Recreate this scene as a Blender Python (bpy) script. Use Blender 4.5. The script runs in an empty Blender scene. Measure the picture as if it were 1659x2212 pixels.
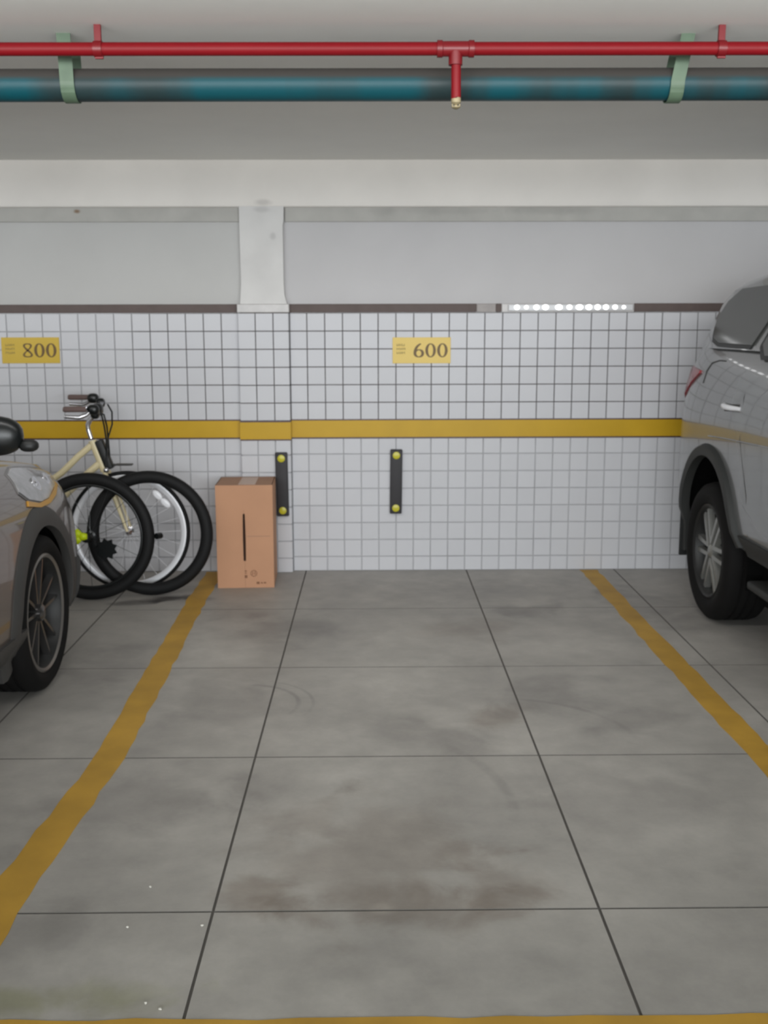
import bpy, bmesh, math, random
from mathutils import Vector, Matrix, noise
random.seed(7)
C = bpy.context.scene.collection
SC = bpy.context.scene
PI = math.pi

# ------------------------------------------------------------------ camera
F_PX, PITCH, YAW, ROLL, CAM_Z, CAM_D = 2276.137, 0.17079, 0.01081, -0.00256, 1.52084, 6.61056
cam_data = bpy.data.cameras.new('camera')
cam_data.sensor_fit = 'HORIZONTAL'
cam_data.sensor_width = 36.0
cam_data.lens = F_PX / 1659.0 * 36.0
cam_data.clip_start = 0.05
cam_data.dof.use_dof = True                 # the photograph is slightly out of focus
cam_data.dof.focus_distance = 1.15
cam_data.dof.aperture_fstop = 20.0
cam = bpy.data.objects.new('camera', cam_data)
C.objects.link(cam)
fw = Vector((math.sin(YAW) * math.cos(PITCH), math.cos(YAW) * math.cos(PITCH), -math.sin(PITCH)))
rt = Vector((math.cos(YAW), -math.sin(YAW), 0))
up = rt.cross(fw)
r2 = math.cos(ROLL) * rt + math.sin(ROLL) * up
u2 = -math.sin(ROLL) * rt + math.cos(ROLL) * up
cam.matrix_world = Matrix(((r2.x, u2.x, -fw.x, 0), (r2.y, u2.y, -fw.y, -CAM_D), (r2.z, u2.z, -fw.z, CAM_Z), (0, 0, 0, 1)))
SC.camera = cam

# ------------------------------------------------------------------ world, lights, exposure
world = bpy.data.worlds.new('overcast_daylight')
SC.world = world
world.use_nodes = True
world.node_tree.nodes['Background'].inputs[0].default_value = (0.92, 0.97, 1.0, 1)
world.node_tree.nodes['Background'].inputs[1].default_value = 1.1


def area(name, loc, rot, sx, sy, power, col=(1, 1, 1)):
    l = bpy.data.lights.new(name, 'AREA')
    l.shape = 'RECTANGLE'
    l.size, l.size_y, l.energy, l.color = sx, sy, power, col
    o = bpy.data.objects.new(name, l)
    o.location, o.rotation_euler = loc, rot
    C.objects.link(o)
    return o


# fluorescent battens: one over the mouth of the bay angled at the wall, one over the aisle; daylight from the ramp door behind
bay = area('bay_batten_light', (-0.15, -3.55, 2.42), (math.radians(50), 0, 0), 8.0, 0.16, 34, (1.0, 0.99, 0.97))
bay.data.spread = math.radians(150)
area('aisle_batten_light', (-0.1, -6.9, 2.40), (math.radians(55), 0, 0), 5.0, 0.25, 8, (1.0, 0.985, 0.955))
area('ramp_door_daylight', (-0.4, -12.5, 1.45), (PI / 2, 0, 0), 12.0, 1.9, 660, (0.92, 0.97, 1.0))

vs = SC.view_settings
SC.display_settings.display_device = 'sRGB'
vs.view_transform = 'Standard'
vs.look = 'None'
vs.exposure = 0.06
vs.gamma = 1.0
vs.use_curve_mapping = False


# ------------------------------------------------------------------ helpers
def lin(c):
    return tuple(((v / 255) / 12.92 if v <= 10 else (((v / 255) + 0.055) / 1.055) ** 2.4) for v in c)


def link(name, mesh, mat, parent=None, smooth=False):
    o = bpy.data.objects.new(name, mesh)
    if mat is not None and not mesh.materials:
        mesh.materials.append(mat)
    if smooth:
        for p in mesh.polygons:
            p.use_smooth = True
    C.objects.link(o)
    if parent is not None:
        o.parent = parent
    return o


def obj(name, bm, mat, parent=None, smooth=False, angle=None):
    me = bpy.data.meshes.new(name)
    bmesh.ops.recalc_face_normals(bm, faces=bm.faces)
    bm.to_mesh(me)
    bm.free()
    o = link(name, me, mat, parent, smooth)
    if angle is not None:
        for p in me.polygons:
            p.use_smooth = True
        me.set_sharp_from_angle(angle=math.radians(angle))
    return o


def tag(o, label, cat, group=None, kind=None):
    o['label'] = label
    o['category'] = cat
    if group:
        o['group'] = group
    if kind:
        o['kind'] = kind
    return o


def empty(name, loc, label, cat, group=None, kind=None):
    o = bpy.data.objects.new(name, None)
    o.location = loc
    o.empty_display_size = 0.1
    C.objects.link(o)
    tag(o, label, cat, group, kind)
    return o


def box(bm, lo, hi, bev=0.0, seg=1):
    lo, hi = Vector(lo), Vector(hi)
    r = bmesh.ops.create_cube(bm, size=1.0)
    vs_ = r['verts']
    for v in vs_:
        v.co = Vector([lo[i] + (v.co[i] + 0.5) * (hi[i] - lo[i]) for i in range(3)])
    if bev > 0:
        es = list({e for v in vs_ for e in v.link_edges})
        bmesh.ops.bevel(bm, geom=es, offset=bev, segments=seg, affect='EDGES', profile=0.5)
    return bm


def boxobj(name, lo, hi, mat, parent=None, bev=0.0, seg=1, org=(0, 0, 0)):
    bm = bmesh.new()
    o_ = Vector(org)
    box(bm, Vector(lo) - o_, Vector(hi) - o_, bev, seg)
    o = obj(name, bm, mat, parent)
    o.location = o_
    return o


def frame_for(t):
    t = t.normalized()
    a = Vector((0, 0, 1)) if abs(t.z) < 0.9 else Vector((0, 1, 0))
    n = t.cross(a).normalized()
    return n, t.cross(n).normalized()


def tube(bm, pts, rad, seg=12, closed=False, caps=True):
    pts = [Vector(p) for p in pts]
    n = len(pts)
    rads = rad if isinstance(rad, (list, tuple)) else [rad] * n
    rings = []
    nrm = None
    for i in range(n):
        if closed:
            t = pts[(i + 1) % n] - pts[i - 1]
        else:
            t = pts[min(i + 1, n - 1)] - pts[max(i - 1, 0)]
        t.normalize()
        if nrm is None:
            nrm, _ = frame_for(t)
        nrm = (nrm - t * nrm.dot(t)).normalized()
        b = t.cross(nrm)
        rings.append([bm.verts.new(pts[i] + rads[i] * (math.cos(2 * PI * k / seg) * nrm + math.sin(2 * PI * k / seg) * b)) for k in range(seg)])
    m = n if closed else n - 1
    for i in range(m):
        a, b = rings[i], rings[(i + 1) % n]
        for k in range(seg):
            bm.faces.new((a[k], a[(k + 1) % seg], b[(k + 1) % seg], b[k]))
    if caps and not closed:
        bm.faces.new(rings[0][::-1])
        bm.faces.new(rings[-1])
    return bm


def lathe(bm, prof, axis='X', seg=48, closed=True):
    """prof: list of (radius, offset along axis); revolved about the axis through the origin."""
    rings = []
    for r, h in prof:
        ring = []
        for k in range(seg):
            a = 2 * PI * k / seg
            c, s = r * math.cos(a), r * math.sin(a)
            co = {'X': (h, c, s), 'Y': (c, h, s), 'Z': (c, s, h)}[axis]
            ring.append(bm.verts.new(co))
        rings.append(ring)
    n = len(rings)
    for i in range(n if closed else n - 1):
        a, b = rings[i], rings[(i + 1) % n]
        for k in range(seg):
            bm.faces.new((a[k], a[(k + 1) % seg], b[(k + 1) % seg], b[k]))
    if not closed:
        bm.faces.new(rings[0][::-1])
        bm.faces.new(rings[-1])
    return bm


def ellipsoid(bm, c, r, seg=20, power=1.0):
    q = bmesh.ops.create_uvsphere(bm, u_segments=seg, v_segments=seg // 2, radius=1.0)
    for v in q['verts']:
        p = v.co
        if power != 1.0:
            p = Vector([math.copysign(abs(x) ** power, x) for x in p])
        v.co = Vector((c[0] + p.x * r[0], c[1] + p.y * r[1], c[2] + p.z * r[2]))
    return bm


def prism(bm, poly, y0, y1):
    """polygon in (x, z) extruded from y0 to y1"""
    a = [bm.verts.new((x, y0, z)) for x, z in poly]
    b = [bm.verts.new((x, y1, z)) for x, z in poly]
    n = len(poly)
    bm.faces.new(a)
    bm.faces.new(b[::-1])
    for i in range(n):
        bm.faces.new((a[i], b[i], b[(i + 1) % n], a[(i + 1) % n]))
    return bm


# ------------------------------------------------------------------ materials
class M:
    pass


def mat(name, col, rough=0.5, metal=0.0, spec=0.5, coat=0.0, bump=0.0, bump_scale=60.0, var=0.0, var_scale=3.0, detail=4.0, emit=None):
    m = bpy.data.materials.new(name)
    m.use_nodes = True
    nt = m.node_tree
    b = nt.nodes['Principled BSDF']
    b.inputs['Roughness'].default_value = rough
    b.inputs['Metallic'].default_value = metal
    b.inputs['Specular IOR Level'].default_value = spec
    b.inputs['Coat Weight'].default_value = coat
    c = lin(col)
    b.inputs['Base Color'].default_value = (*c, 1)
    geo = nt.nodes.new('ShaderNodeNewGeometry')
    if var > 0:
        n = nt.nodes.new('ShaderNodeTexNoise')
        n.inputs['Scale'].default_value = var_scale
        n.inputs['Detail'].default_value = detail
        nt.links.new(geo.outputs['Position'], n.inputs['Vector'])
        r = nt.nodes.new('ShaderNodeMapRange')
        r.inputs['From Min'].default_value = 0.3
        r.inputs['From Max'].default_value = 0.7
        r.inputs['To Min'].default_value = 1 - var
        r.inputs['To Max'].default_value = 1 + var
        nt.links.new(n.outputs['Fac'], r.inputs['Value'])
        mx = nt.nodes.new('ShaderNodeVectorMath')
        mx.operation = 'SCALE'
        mx.inputs[0].default_value = c
        nt.links.new(r.outputs['Result'], mx.inputs['Scale'])
        nt.links.new(mx.outputs['Vector'], b.inputs['Base Color'])
    if bump > 0:
        n2 = nt.nodes.new('ShaderNodeTexNoise')
        n2.inputs['Scale'].default_value = bump_scale
        n2.inputs['Detail'].default_value = 5
        nt.links.new(geo.outputs['Position'], n2.inputs['Vector'])
        bp = nt.nodes.new('ShaderNodeBump')
        bp.inputs['Strength'].default_value = bump
        bp.inputs['Distance'].default_value = 0.01
        nt.links.new(n2.outputs['Fac'], bp.inputs['Height'])
        nt.links.new(bp.outputs['Normal'], b.inputs['Normal'])
    if emit:
        b.inputs['Emission Color'].default_value = (*emit[0], 1)
        b.inputs['Emission Strength'].default_value = emit[1]
    return m


def nodes_of(m):
    return m.node_tree, m.node_tree.nodes, m.node_tree.links, m.node_tree.nodes['Principled BSDF']


def blob(nt, pos, cx, cy, rx, ry, ang, wob):
    """soft mask 0..1 of a floor stain: a warped ellipse around (cx, cy) in world metres"""
    N, L = nt.nodes, nt.links
    mp = N.new('ShaderNodeMapping')
    mp.vector_type = 'TEXTURE'
    mp.inputs['Location'].default_value = (cx, cy, 0)
    mp.inputs['Rotation'].default_value = (0, 0, ang)
    mp.inputs['Scale'].default_value = (rx, ry, 1)
    L.new(pos, mp.inputs['Vector'])
    ln = N.new('ShaderNodeVectorMath')
    ln.operation = 'LENGTH'
    L.new(mp.outputs['Vector'], ln.inputs[0])
    ad = N.new('ShaderNodeMath')
    ad.operation = 'ADD'
    L.new(ln.outputs['Value'], ad.inputs[0])
    L.new(wob, ad.inputs[1])
    mr = N.new('ShaderNodeMapRange')
    mr.interpolation_type = 'SMOOTHSTEP'
    mr.inputs['From Min'].default_value = 1.35
    mr.inputs['From Max'].default_value = 0.35
    mr.inputs['To Min'].default_value = 0
    mr.inputs['To Max'].default_value = 1
    L.new(ad.outputs['Value'], mr.inputs['Value'])
    return mr.outputs['Result']


def floor_material(name, base):
    m = bpy.data.materials.new(name)
    m.use_nodes = True
    nt, N, L, B = nodes_of(m)
    geo = N.new('ShaderNodeNewGeometry')
    pos = geo.outputs['Position']

    def noise_(scale, detail, dist=0.0, rough=0.55):
        n = N.new('ShaderNodeTexNoise')
        n.inputs['Scale'].default_value = scale
        n.inputs['Detail'].default_value = detail
        n.inputs['Roughness'].default_value = rough
        n.inputs['Distortion'].default_value = dist
        L.new(pos, n.inputs['Vector'])
        return n.outputs['Fac']

    n1 = noise_(1.5, 7, 0.4)
    n2 = noise_(9, 6)
    n3 = noise_(60, 3)
    wob_n = noise_(4.5, 6, 0.5)
    wob = N.new('ShaderNodeMapRange')
    wob.inputs['From Min'].default_value = 0.25
    wob.inputs['From Max'].default_value = 0.75
    wob.inputs['To Min'].default_value = -0.75
    wob.inputs['To Max'].default_value = 0.75
    L.new(wob_n, wob.inputs['Value'])
    w = wob.outputs['Result']
    ramp = N.new('ShaderNodeValToRGB')
    cr = ramp.color_ramp
    cr.elements[0].position = 0.30
    cr.elements[0].color = (*[c * 0.80 for c in lin(base)], 1)
    cr.elements[1].position = 0.68
    cr.elements[1].color = (*[c * 1.12 for c in lin(base)], 1)
    L.new(n1, ramp.inputs['Fac'])
    col = ramp.outputs['Color']

    def mul(colr, fac_socket, lo, hi):
        r = N.new('ShaderNodeMapRange')
        r.inputs['From Min'].default_value = 0.25
        r.inputs['From Max'].default_value = 0.75
        r.inputs['To Min'].default_value = lo
        r.inputs['To Max'].default_value = hi
        L.new(fac_socket, r.inputs['Value'])
        v = N.new('ShaderNodeVectorMath')
        v.operation = 'SCALE'
        L.new(colr, v.inputs[0])
        L.new(r.outputs['Result'], v.inputs['Scale'])
        return v.outputs['Vector']

    col = mul(col, n2, 0.88, 1.09)
    col = mul(col, n3, 0.97, 1.03)

    def stain(colr, mask, tint, amount):
        f = N.new('ShaderNodeMath')
        f.operation = 'MULTIPLY'
        f.inputs[1].default_value = amount
        L.new(mask, f.inputs[0])
        mx = N.new('ShaderNodeMix')
        mx.data_type = 'RGBA'
        mx.blend_type = 'MULTIPLY'
        L.new(f.outputs['Value'], mx.inputs['Factor'])
        L.new(colr, mx.inputs[6])
        mx.inputs[7].default_value = (*tint, 1)
        return mx.outputs[2]

    brown, dark, green, pale = (0.62, 0.55, 0.50), (0.42, 0.41, 0.42), (0.74, 0.76, 0.58), (1.35, 1.36, 1.36)
    for (cx, cy, rx, ry, a, t, k) in STAINS(brown, dark, green, pale):
        col = stain(col, blob(nt, pos, cx, cy, rx, ry, a, w), t, k)
    # curved tyre scuffs: thin rings around a centre, kept to a sector by a soft mask
    for (cx, cy, r, wd, mx_, my_, mr_, k) in SCUFFS:
        mp = N.new('ShaderNodeMapping')
        mp.vector_type = 'TEXTURE'
        mp.inputs['Location'].default_value = (cx, cy, 0)
        L.new(pos, mp.inputs['Vector'])
        ln = N.new('ShaderNodeVectorMath')
        ln.operation = 'LENGTH'
        L.new(mp.outputs['Vector'], ln.inputs[0])
        sb = N.new('ShaderNodeMath')
        sb.operation = 'SUBTRACT'
        sb.inputs[1].default_value = r
        L.new(ln.outputs['Value'], sb.inputs[0])
        ab = N.new('ShaderNodeMath')
        ab.operation = 'ABSOLUTE'
        L.new(sb.outputs['Value'], ab.inputs[0])
        mr = N.new('ShaderNodeMapRange')
        mr.interpolation_type = 'SMOOTHSTEP'
        mr.inputs['From Min'].default_value = wd
        mr.inputs['From Max'].default_value = wd * 0.2
        L.new(ab.outputs['Value'], mr.inputs['Value'])
        ml = N.new('ShaderNodeMath')
        ml.operation = 'MULTIPLY'
        L.new(mr.outputs['Result'], ml.inputs[0])
        L.new(blob(nt, pos, mx_, my_, mr_, mr_, 0, w), ml.inputs[1])
        col = stain(col, ml.outputs['Value'], dark, k)
    L.new(col, B.inputs['Base Color'])
    rr = N.new('ShaderNodeMapRange')
    rr.inputs['To Min'].default_value = 0.42
    rr.inputs['To Max'].default_value = 0.66
    L.new(n1, rr.inputs['Value'])
    L.new(rr.outputs['Result'], B.inputs['Roughness'])
    bp = N.new('ShaderNodeBump')
    bp.inputs['Strength'].default_value = 0.06
    bp.inputs['Distance'].default_value = 0.01
    L.new(n2, bp.inputs['Height'])
    L.new(bp.outputs['Normal'], B.inputs['Normal'])
    return m


def STAINS(brown, dark, green, pale):
    return [
        (-0.02, -3.72, 0.34, 0.36, 0.3, brown, 0.42), (0.10, -4.02, 0.30, 0.12, 0.0, brown, 0.5), (-0.32, -3.95, 0.12, 0.10, 0, brown, 0.5),
        (0.34, -3.90, 0.12, 0.20, 0.4, brown, 0.45), (0.24, -2.80, 0.20, 0.26, 0.9, dark, 0.34), (0.48, -2.62, 0.18, 0.10, 0.8, brown, 0.5),
        (0.70, -2.35, 0.28, 0.20, 0.5, dark, 0.30), (1.02, -2.62, 0.22, 0.16, 0.5, dark, 0.26), (0.85, -1.00, 0.18, 0.14, 0, dark, 0.42),
        (0.55, -1.35, 0.30, 0.18, 0, brown, 0.36), (-0.42, -1.35, 0.30, 0.26, 0.2, dark, 0.34), (-0.70, -1.02, 0.22, 0.16, 0, dark, 0.30),
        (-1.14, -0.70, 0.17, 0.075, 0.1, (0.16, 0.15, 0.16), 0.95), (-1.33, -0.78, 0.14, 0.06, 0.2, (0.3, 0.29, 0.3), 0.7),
        (-0.80, -3.35, 0.34, 0.24, 0.5, dark, 0.34), (-0.35, -3.25, 0.20, 0.16, 0.3, dark, 0.26), (-0.96, -4.10, 0.22, 0.12, 0.1, dark, 0.34),
        (-1.02, -4.42, 0.46, 0.075, 0.05, green, 0.9), (0.02, -4.02, 0.035, 0.03, 0, pale, 0.8), (-1.20, -1.90, 0.25, 0.3, 0, dark, 0.3),
        (0.18, -4.30, 0.26, 0.12, 0.3, dark, 0.2), (0.75, -3.35, 0.30, 0.24, 0.4, dark, 0.22), (0.10, -1.9, 0.3, 0.5, 0, pale, 0.35),
        (-0.1, -3.1, 0.3, 0.35, 0, pale, 0.32), (0.35, -4.28, 0.3, 0.12, 0, pale, 0.35), (-0.55, -4.25, 0.25, 0.12, 0, pale, 0.35),
        (0.6, -0.55, 0.8, 0.28, 0.0, dark, 0.18), (1.55, -0.9, 0.25, 0.5, 0.3, dark, 0.35), (0.9, -1.7, 0.35, 0.25, 0.3, pale, 0.2),
        (-0.62, -2.4, 0.25, 0.3, 0.3, dark, 0.25), (-0.75, -1.75, 0.2, 0.25, 0.3, pale, 0.25),
    ]


SCUFFS = [(-0.55, -2.45, 0.24, 0.016, -0.36, -2.32, 0.20, 0.40), (-0.55, -2.45, 0.30, 0.012, -0.30, -2.32, 0.2, 0.3),
          (-0.3, -3.4, 0.75, 0.03, 0.42, -3.2, 0.3, 0.22), (0.5, -2.9, 0.5, 0.02, 0.75, -2.6, 0.25, 0.22)]

M.slab = floor_material('power_floated_concrete', (171, 167, 161))
M.joint = mat('joint_dirt', (104, 101, 97), 0.95, spec=0.1)
M.wall = mat('wall_emulsion', (195, 193, 194), 0.75, var=0.03, var_scale=2.0, bump=0.05, bump_scale=25)
M.wall_left = mat('wall_emulsion_left', (192, 191, 189), 0.75, var=0.03, var_scale=2.0, bump=0.05, bump_scale=25)
M.beam = mat('beam_emulsion', (230, 225, 219), 0.75, var=0.045, var_scale=2.4, bump=0.08, bump_scale=18)
M.shaft = mat('pillar_emulsion', (214, 212, 210), 0.75, var=0.05, var_scale=5, bump=0.08, bump_scale=18)
M.ceiling = mat('ceiling_emulsion', (237, 237, 233), 0.8, var=0.03, var_scale=1.6, bump=0.05, bump_scale=20)
M.mortar = mat('wedge_mortar', (181, 179, 174), 0.85, var=0.07, var_scale=6, bump=0.15, bump_scale=30)


def tile_material():
    m = mat('white_glazed_tile', (209, 209, 213), 0.24, spec=0.09)
    nt, N, L, B = nodes_of(m)
    oi = N.new('ShaderNodeObjectInfo')
    r = N.new('ShaderNodeMapRange')
    r.inputs['To Min'].default_value = 0.975
    r.inputs['To Max'].default_value = 1.015
    L.new(oi.outputs['Random'], r.inputs['Value'])
    v = N.new('ShaderNodeVectorMath')
    v.operation = 'SCALE'
    v.inputs[0].default_value = lin((209, 209, 213))
    L.new(r.outputs['Result'], v.inputs['Scale'])
    L.new(v.outputs['Vector'], B.inputs['Base Color'])
    n = N.new('ShaderNodeTexNoise')
    n.inputs['Scale'].default_value = 14
    geo = N.new('ShaderNodeNewGeometry')
    L.new(geo.outputs['Position'], n.inputs['Vector'])
    bp = N.new('ShaderNodeBump')
    bp.inputs['Strength'].default_value = 0.12
    bp.inputs['Distance'].default_value = 0.004
    L.new(n.outputs['Fac'], bp.inputs['Height'])
    L.new(bp.outputs['Normal'], B.inputs['Normal'])
    return m


def grout_material(name, shift=0.0):
    """grey grout, dirtier in the upper field, paler and uneven in the lower one and in a washed patch on the left"""
    m = mat(name, (120, 118, 118), 0.9)
    nt, N, L, B = nodes_of(m)
    geo = N.new('ShaderNodeNewGeometry')
    sp = N.new('ShaderNodeSeparateXYZ')
    L.new(geo.outputs['Position'], sp.inputs[0])
    zr = N.new('ShaderNodeMapRange')
    zr.interpolation_type = 'SMOOTHSTEP'
    zr.inputs['From Min'].default_value = 0.80
    zr.inputs['From Max'].default_value = 0.95
    L.new(sp.outputs['Z'], zr.inputs['Value'])
    xr = N.new('ShaderNodeMapRange')
    xr.interpolation_type = 'SMOOTHSTEP'
    xr.inputs['From Min'].default_value = -1.65
    xr.inputs['From Max'].default_value = -1.35
    xr.inputs['To Min'].default_value = 0.12
    L.new(sp.outputs['X'], xr.inputs['Value'])
    n = N.new('ShaderNodeTexNoise')
    n.inputs['Scale'].default_value = 3.2
    n.inputs['Detail'].default_value = 4
    L.new(geo.outputs['Position'], n.inputs['Vector'])
    nr = N.new('ShaderNodeMapRange')
    nr.inputs['From Min'].default_value = 0.3
    nr.inputs['From Max'].default_value = 0.7
    nr.inputs['To Min'].default_value = -0.22
    nr.inputs['To Max'].default_value = 0.22
    L.new(n.outputs['Fac'], nr.inputs['Value'])
    a = N.new('ShaderNodeMath')
    a.operation = 'MULTIPLY'
    L.new(zr.outputs['Result'], a.inputs[0])
    L.new(xr.outputs['Result'], a.inputs[1])
    b = N.new('ShaderNodeMath')
    b.operation = 'ADD'
    L.new(a.outputs['Value'], b.inputs[0])
    L.new(nr.outputs['Result'], b.inputs[1])
    ramp = N.new('ShaderNodeValToRGB')
    ramp.color_ramp.elements[0].color = (*lin((184, 184, 186)), 1)
    ramp.color_ramp.elements[1].color = (*lin((98, 93, 93)), 1)
    L.new(b.outputs['Value'], ramp.inputs['Fac'])
    L.new(ramp.outputs['Color'], B.inputs['Base Color'])
    return m


M.tile = tile_material()
M.grout = grout_material('grout')
M.band = mat('yellow_band_glaze', (200, 160, 40), 0.35, spec=0.2, var=0.05, var_scale=5)
M.liner = mat('dark_brown_liner', (74, 46, 50), 0.4)
M.trim = mat('brown_granite_trim', (100, 88, 85), 0.55, spec=0.2, var=0.07, var_scale=14)
M.trim_mid = mat('faded_trim', (150, 143, 140), 0.45, var=0.14, var_scale=20)
M.trim_pale = mat('pale_worn_trim', (188, 184, 182), 0.3, var=0.1, var_scale=16)
M.line = mat('yellow_floor_paint', (188, 146, 54), 0.6, var=0.16, var_scale=4.5, detail=6)
M.red = mat('red_enamel', (118, 10, 20), 0.5, spec=0.25, var=0.05, var_scale=6)
M.red_dark = mat('red_enamel_fitting', (110, 10, 19), 0.4)
M.brass = mat('aged_brass', (150, 138, 108), 0.6, metal=0.15)
M.strap = mat('green_primed_steel', (84, 104, 84), 0.5, var=0.15, var_scale=12)
M.rubber = mat('black_rubber', (46, 44, 47), 0.6, bump=0.1, bump_scale=80)
M.tyre = mat('tyre_rubber', (19, 18, 18), 0.8, spec=0.2)
M.bike_tyre = mat('bicycle_tyre_rubber', (17, 17, 18), 0.65, spec=0.3)
M.reflector = mat('yellow_reflector', (196, 188, 40), 0.3)
M.plate = mat('yellow_plate', (222, 190, 86), 0.4)
M.plate_old = mat('deep_yellow_plate', (206, 172, 38), 0.4)
M.ink = mat('brown_plate_ink', (104, 78, 32), 0.5)
M.ink_faint = mat('faint_plate_ink', (158, 136, 66), 0.5)
M.card = mat('corrugated_cardboard', (196, 148, 116), 0.85, var=0.035, var_scale=5)
M.card_edge = mat('cardboard_top', (172, 134, 110), 0.85, var=0.05, var_scale=8)
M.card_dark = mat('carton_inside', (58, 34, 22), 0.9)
M.card_ink = mat('carton_print', (138, 96, 72), 0.85)
M.tape = mat('packing_tape', (196, 164, 142), 0.35)
M.cream = mat('cream_enamel', (222, 208, 168), 0.35)
M.chrome = mat('chrome', (214, 214, 218), 0.2, metal=1.0)
M.alu = mat('brushed_rim', (246, 246, 250), 0.4, metal=0.25)
M.blackp = mat('black_plastic', (17, 20, 21), 0.3)
M.grip = mat('brown_grip', (104, 86, 82), 0.7)
M.neon = mat('neon_yellow_plastic', (206, 226, 8), 0.5)
M.white_refl = mat('white_spoke_reflector', (240, 240, 244), 0.2)
M.silver_paint = mat('silver_car_paint', (118, 119, 119), 0.24, metal=0.25, coat=0.7)
M.brown_paint = mat('grey_brown_car_paint', (100, 90, 84), 0.26, metal=0.35, coat=0.7)
M.cladding = mat('grey_plastic_cladding', (62, 61, 60), 0.6)
M.flare = mat('dark_grey_flare', (52, 53, 52), 0.6, spec=0.3)
M.housing = mat('wheel_housing_black', (10, 10, 10), 0.9, spec=0.1)
M.glass = mat('tinted_car_glass', (62, 64, 62), 0.12, spec=0.6)
M.seal = mat('black_seal', (26, 27, 27), 0.5)
M.red_lens = mat('red_lamp_lens', (150, 40, 48), 0.15)
M.amber = mat('amber_lamp_lens', (190, 140, 60), 0.2)
M.lamp_lens = mat('clear_lamp_lens', (176, 176, 178), 0.12, metal=0.35, var=0.18, var_scale=22)
M.lamp_bezel = mat('lamp_bezel', (116, 114, 114), 0.35)
M.alloy_dark = mat('dark_alloy', (104, 102, 101), 0.2, metal=0.8)
M.alloy_lip = mat('alloy_lip', (128, 124, 120), 0.35, metal=0.6)
M.alloy_edge = mat('polished_alloy', (196, 196, 196), 0.25, metal=0.8)
M.alloy_mid = mat('machined_alloy', (150, 150, 146), 0.3, metal=0.6)
M.brake = mat('brake_disc', (34, 33, 32), 0.6, metal=0.3)
M.barrel = mat('rim_barrel', (40, 40, 40), 0.5, metal=0.3)
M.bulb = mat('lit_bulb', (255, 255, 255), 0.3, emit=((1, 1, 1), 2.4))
M.diffuser = mat('clear_light_channel', (206, 206, 208), 0.25)
M.chip = mat('floor_litter', (200, 197, 188), 0.7)


def teal_material():
    m = mat('teal_pipe_paint', (24, 96, 104), 0.4, spec=0.3)
    nt, N, L, B = nodes_of(m)
    geo = N.new('ShaderNodeNewGeometry')
    mp = N.new('ShaderNodeMapping')
    mp.inputs['Scale'].default_value = (2.3, 0.4, 0.4)
    L.new(geo.outputs['Position'], mp.inputs['Vector'])
    n = N.new('ShaderNodeTexNoise')
    n.inputs['Scale'].default_value = 1.6
    n.inputs['Detail'].default_value = 3
    L.new(mp.outputs['Vector'], n.inputs['Vector'])
    r = N.new('ShaderNodeValToRGB')
    r.color_ramp.elements[0].position = 0.40
    r.color_ramp.elements[0].color = (*lin((36, 52, 54)), 1)
    r.color_ramp.elements[1].position = 0.60
    r.color_ramp.elements[1].color = (*lin((10, 70, 79)), 1)
    L.new(n.outputs['Fac'], r.inputs['Fac'])
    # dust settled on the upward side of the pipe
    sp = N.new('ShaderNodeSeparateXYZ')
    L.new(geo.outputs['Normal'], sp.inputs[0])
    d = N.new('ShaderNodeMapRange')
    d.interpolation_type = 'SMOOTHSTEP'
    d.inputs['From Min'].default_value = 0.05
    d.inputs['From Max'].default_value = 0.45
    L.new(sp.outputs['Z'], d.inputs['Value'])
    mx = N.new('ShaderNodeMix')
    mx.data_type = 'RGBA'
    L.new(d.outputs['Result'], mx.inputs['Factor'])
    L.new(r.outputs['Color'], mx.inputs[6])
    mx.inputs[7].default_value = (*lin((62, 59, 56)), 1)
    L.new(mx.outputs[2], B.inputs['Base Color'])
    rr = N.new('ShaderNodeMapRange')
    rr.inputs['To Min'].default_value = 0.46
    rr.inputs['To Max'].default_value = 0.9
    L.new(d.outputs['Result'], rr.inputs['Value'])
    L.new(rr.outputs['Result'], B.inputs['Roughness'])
    return m


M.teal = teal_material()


def smudge(m, spots):
    """dirty marks on a wall face: (x, z, rx, rz, tint, amount) in world metres"""
    nt, N, L, B = nodes_of(m)
    src = B.inputs['Base Color'].links[0].from_socket
    geo = N.new('ShaderNodeNewGeometry')
    n = N.new('ShaderNodeTexNoise')
    n.inputs['Scale'].default_value = 16
    L.new(geo.outputs['Position'], n.inputs['Vector'])
    w = N.new('ShaderNodeMapRange')
    w.inputs['To Min'].default_value = -0.5
    w.inputs['To Max'].default_value = 0.5
    L.new(n.outputs['Fac'], w.inputs['Value'])
    sw = N.new('ShaderNodeSeparateXYZ')
    L.new(geo.outputs['Position'], sw.inputs[0])
    cb = N.new('ShaderNodeCombineXYZ')
    L.new(sw.outputs['X'], cb.inputs['X'])
    L.new(sw.outputs['Z'], cb.inputs['Y'])
    for x, z, rx, rz, tint, k in spots:
        f = N.new('ShaderNodeMath')
        f.operation = 'MULTIPLY'
        f.inputs[1].default_value = k
        L.new(blob(nt, cb.outputs[0], x, z, rx, rz, 0, w.outputs['Result']), f.inputs[0])
        mx = N.new('ShaderNodeMix')
        mx.data_type = 'RGBA'
        mx.blend_type = 'MULTIPLY'
        L.new(f.outputs['Value'], mx.inputs['Factor'])
        L.new(src, mx.inputs[6])
        mx.inputs[7].default_value = (*tint, 1)
        src = mx.outputs[2]
    L.new(src, B.inputs['Base Color'])


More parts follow.
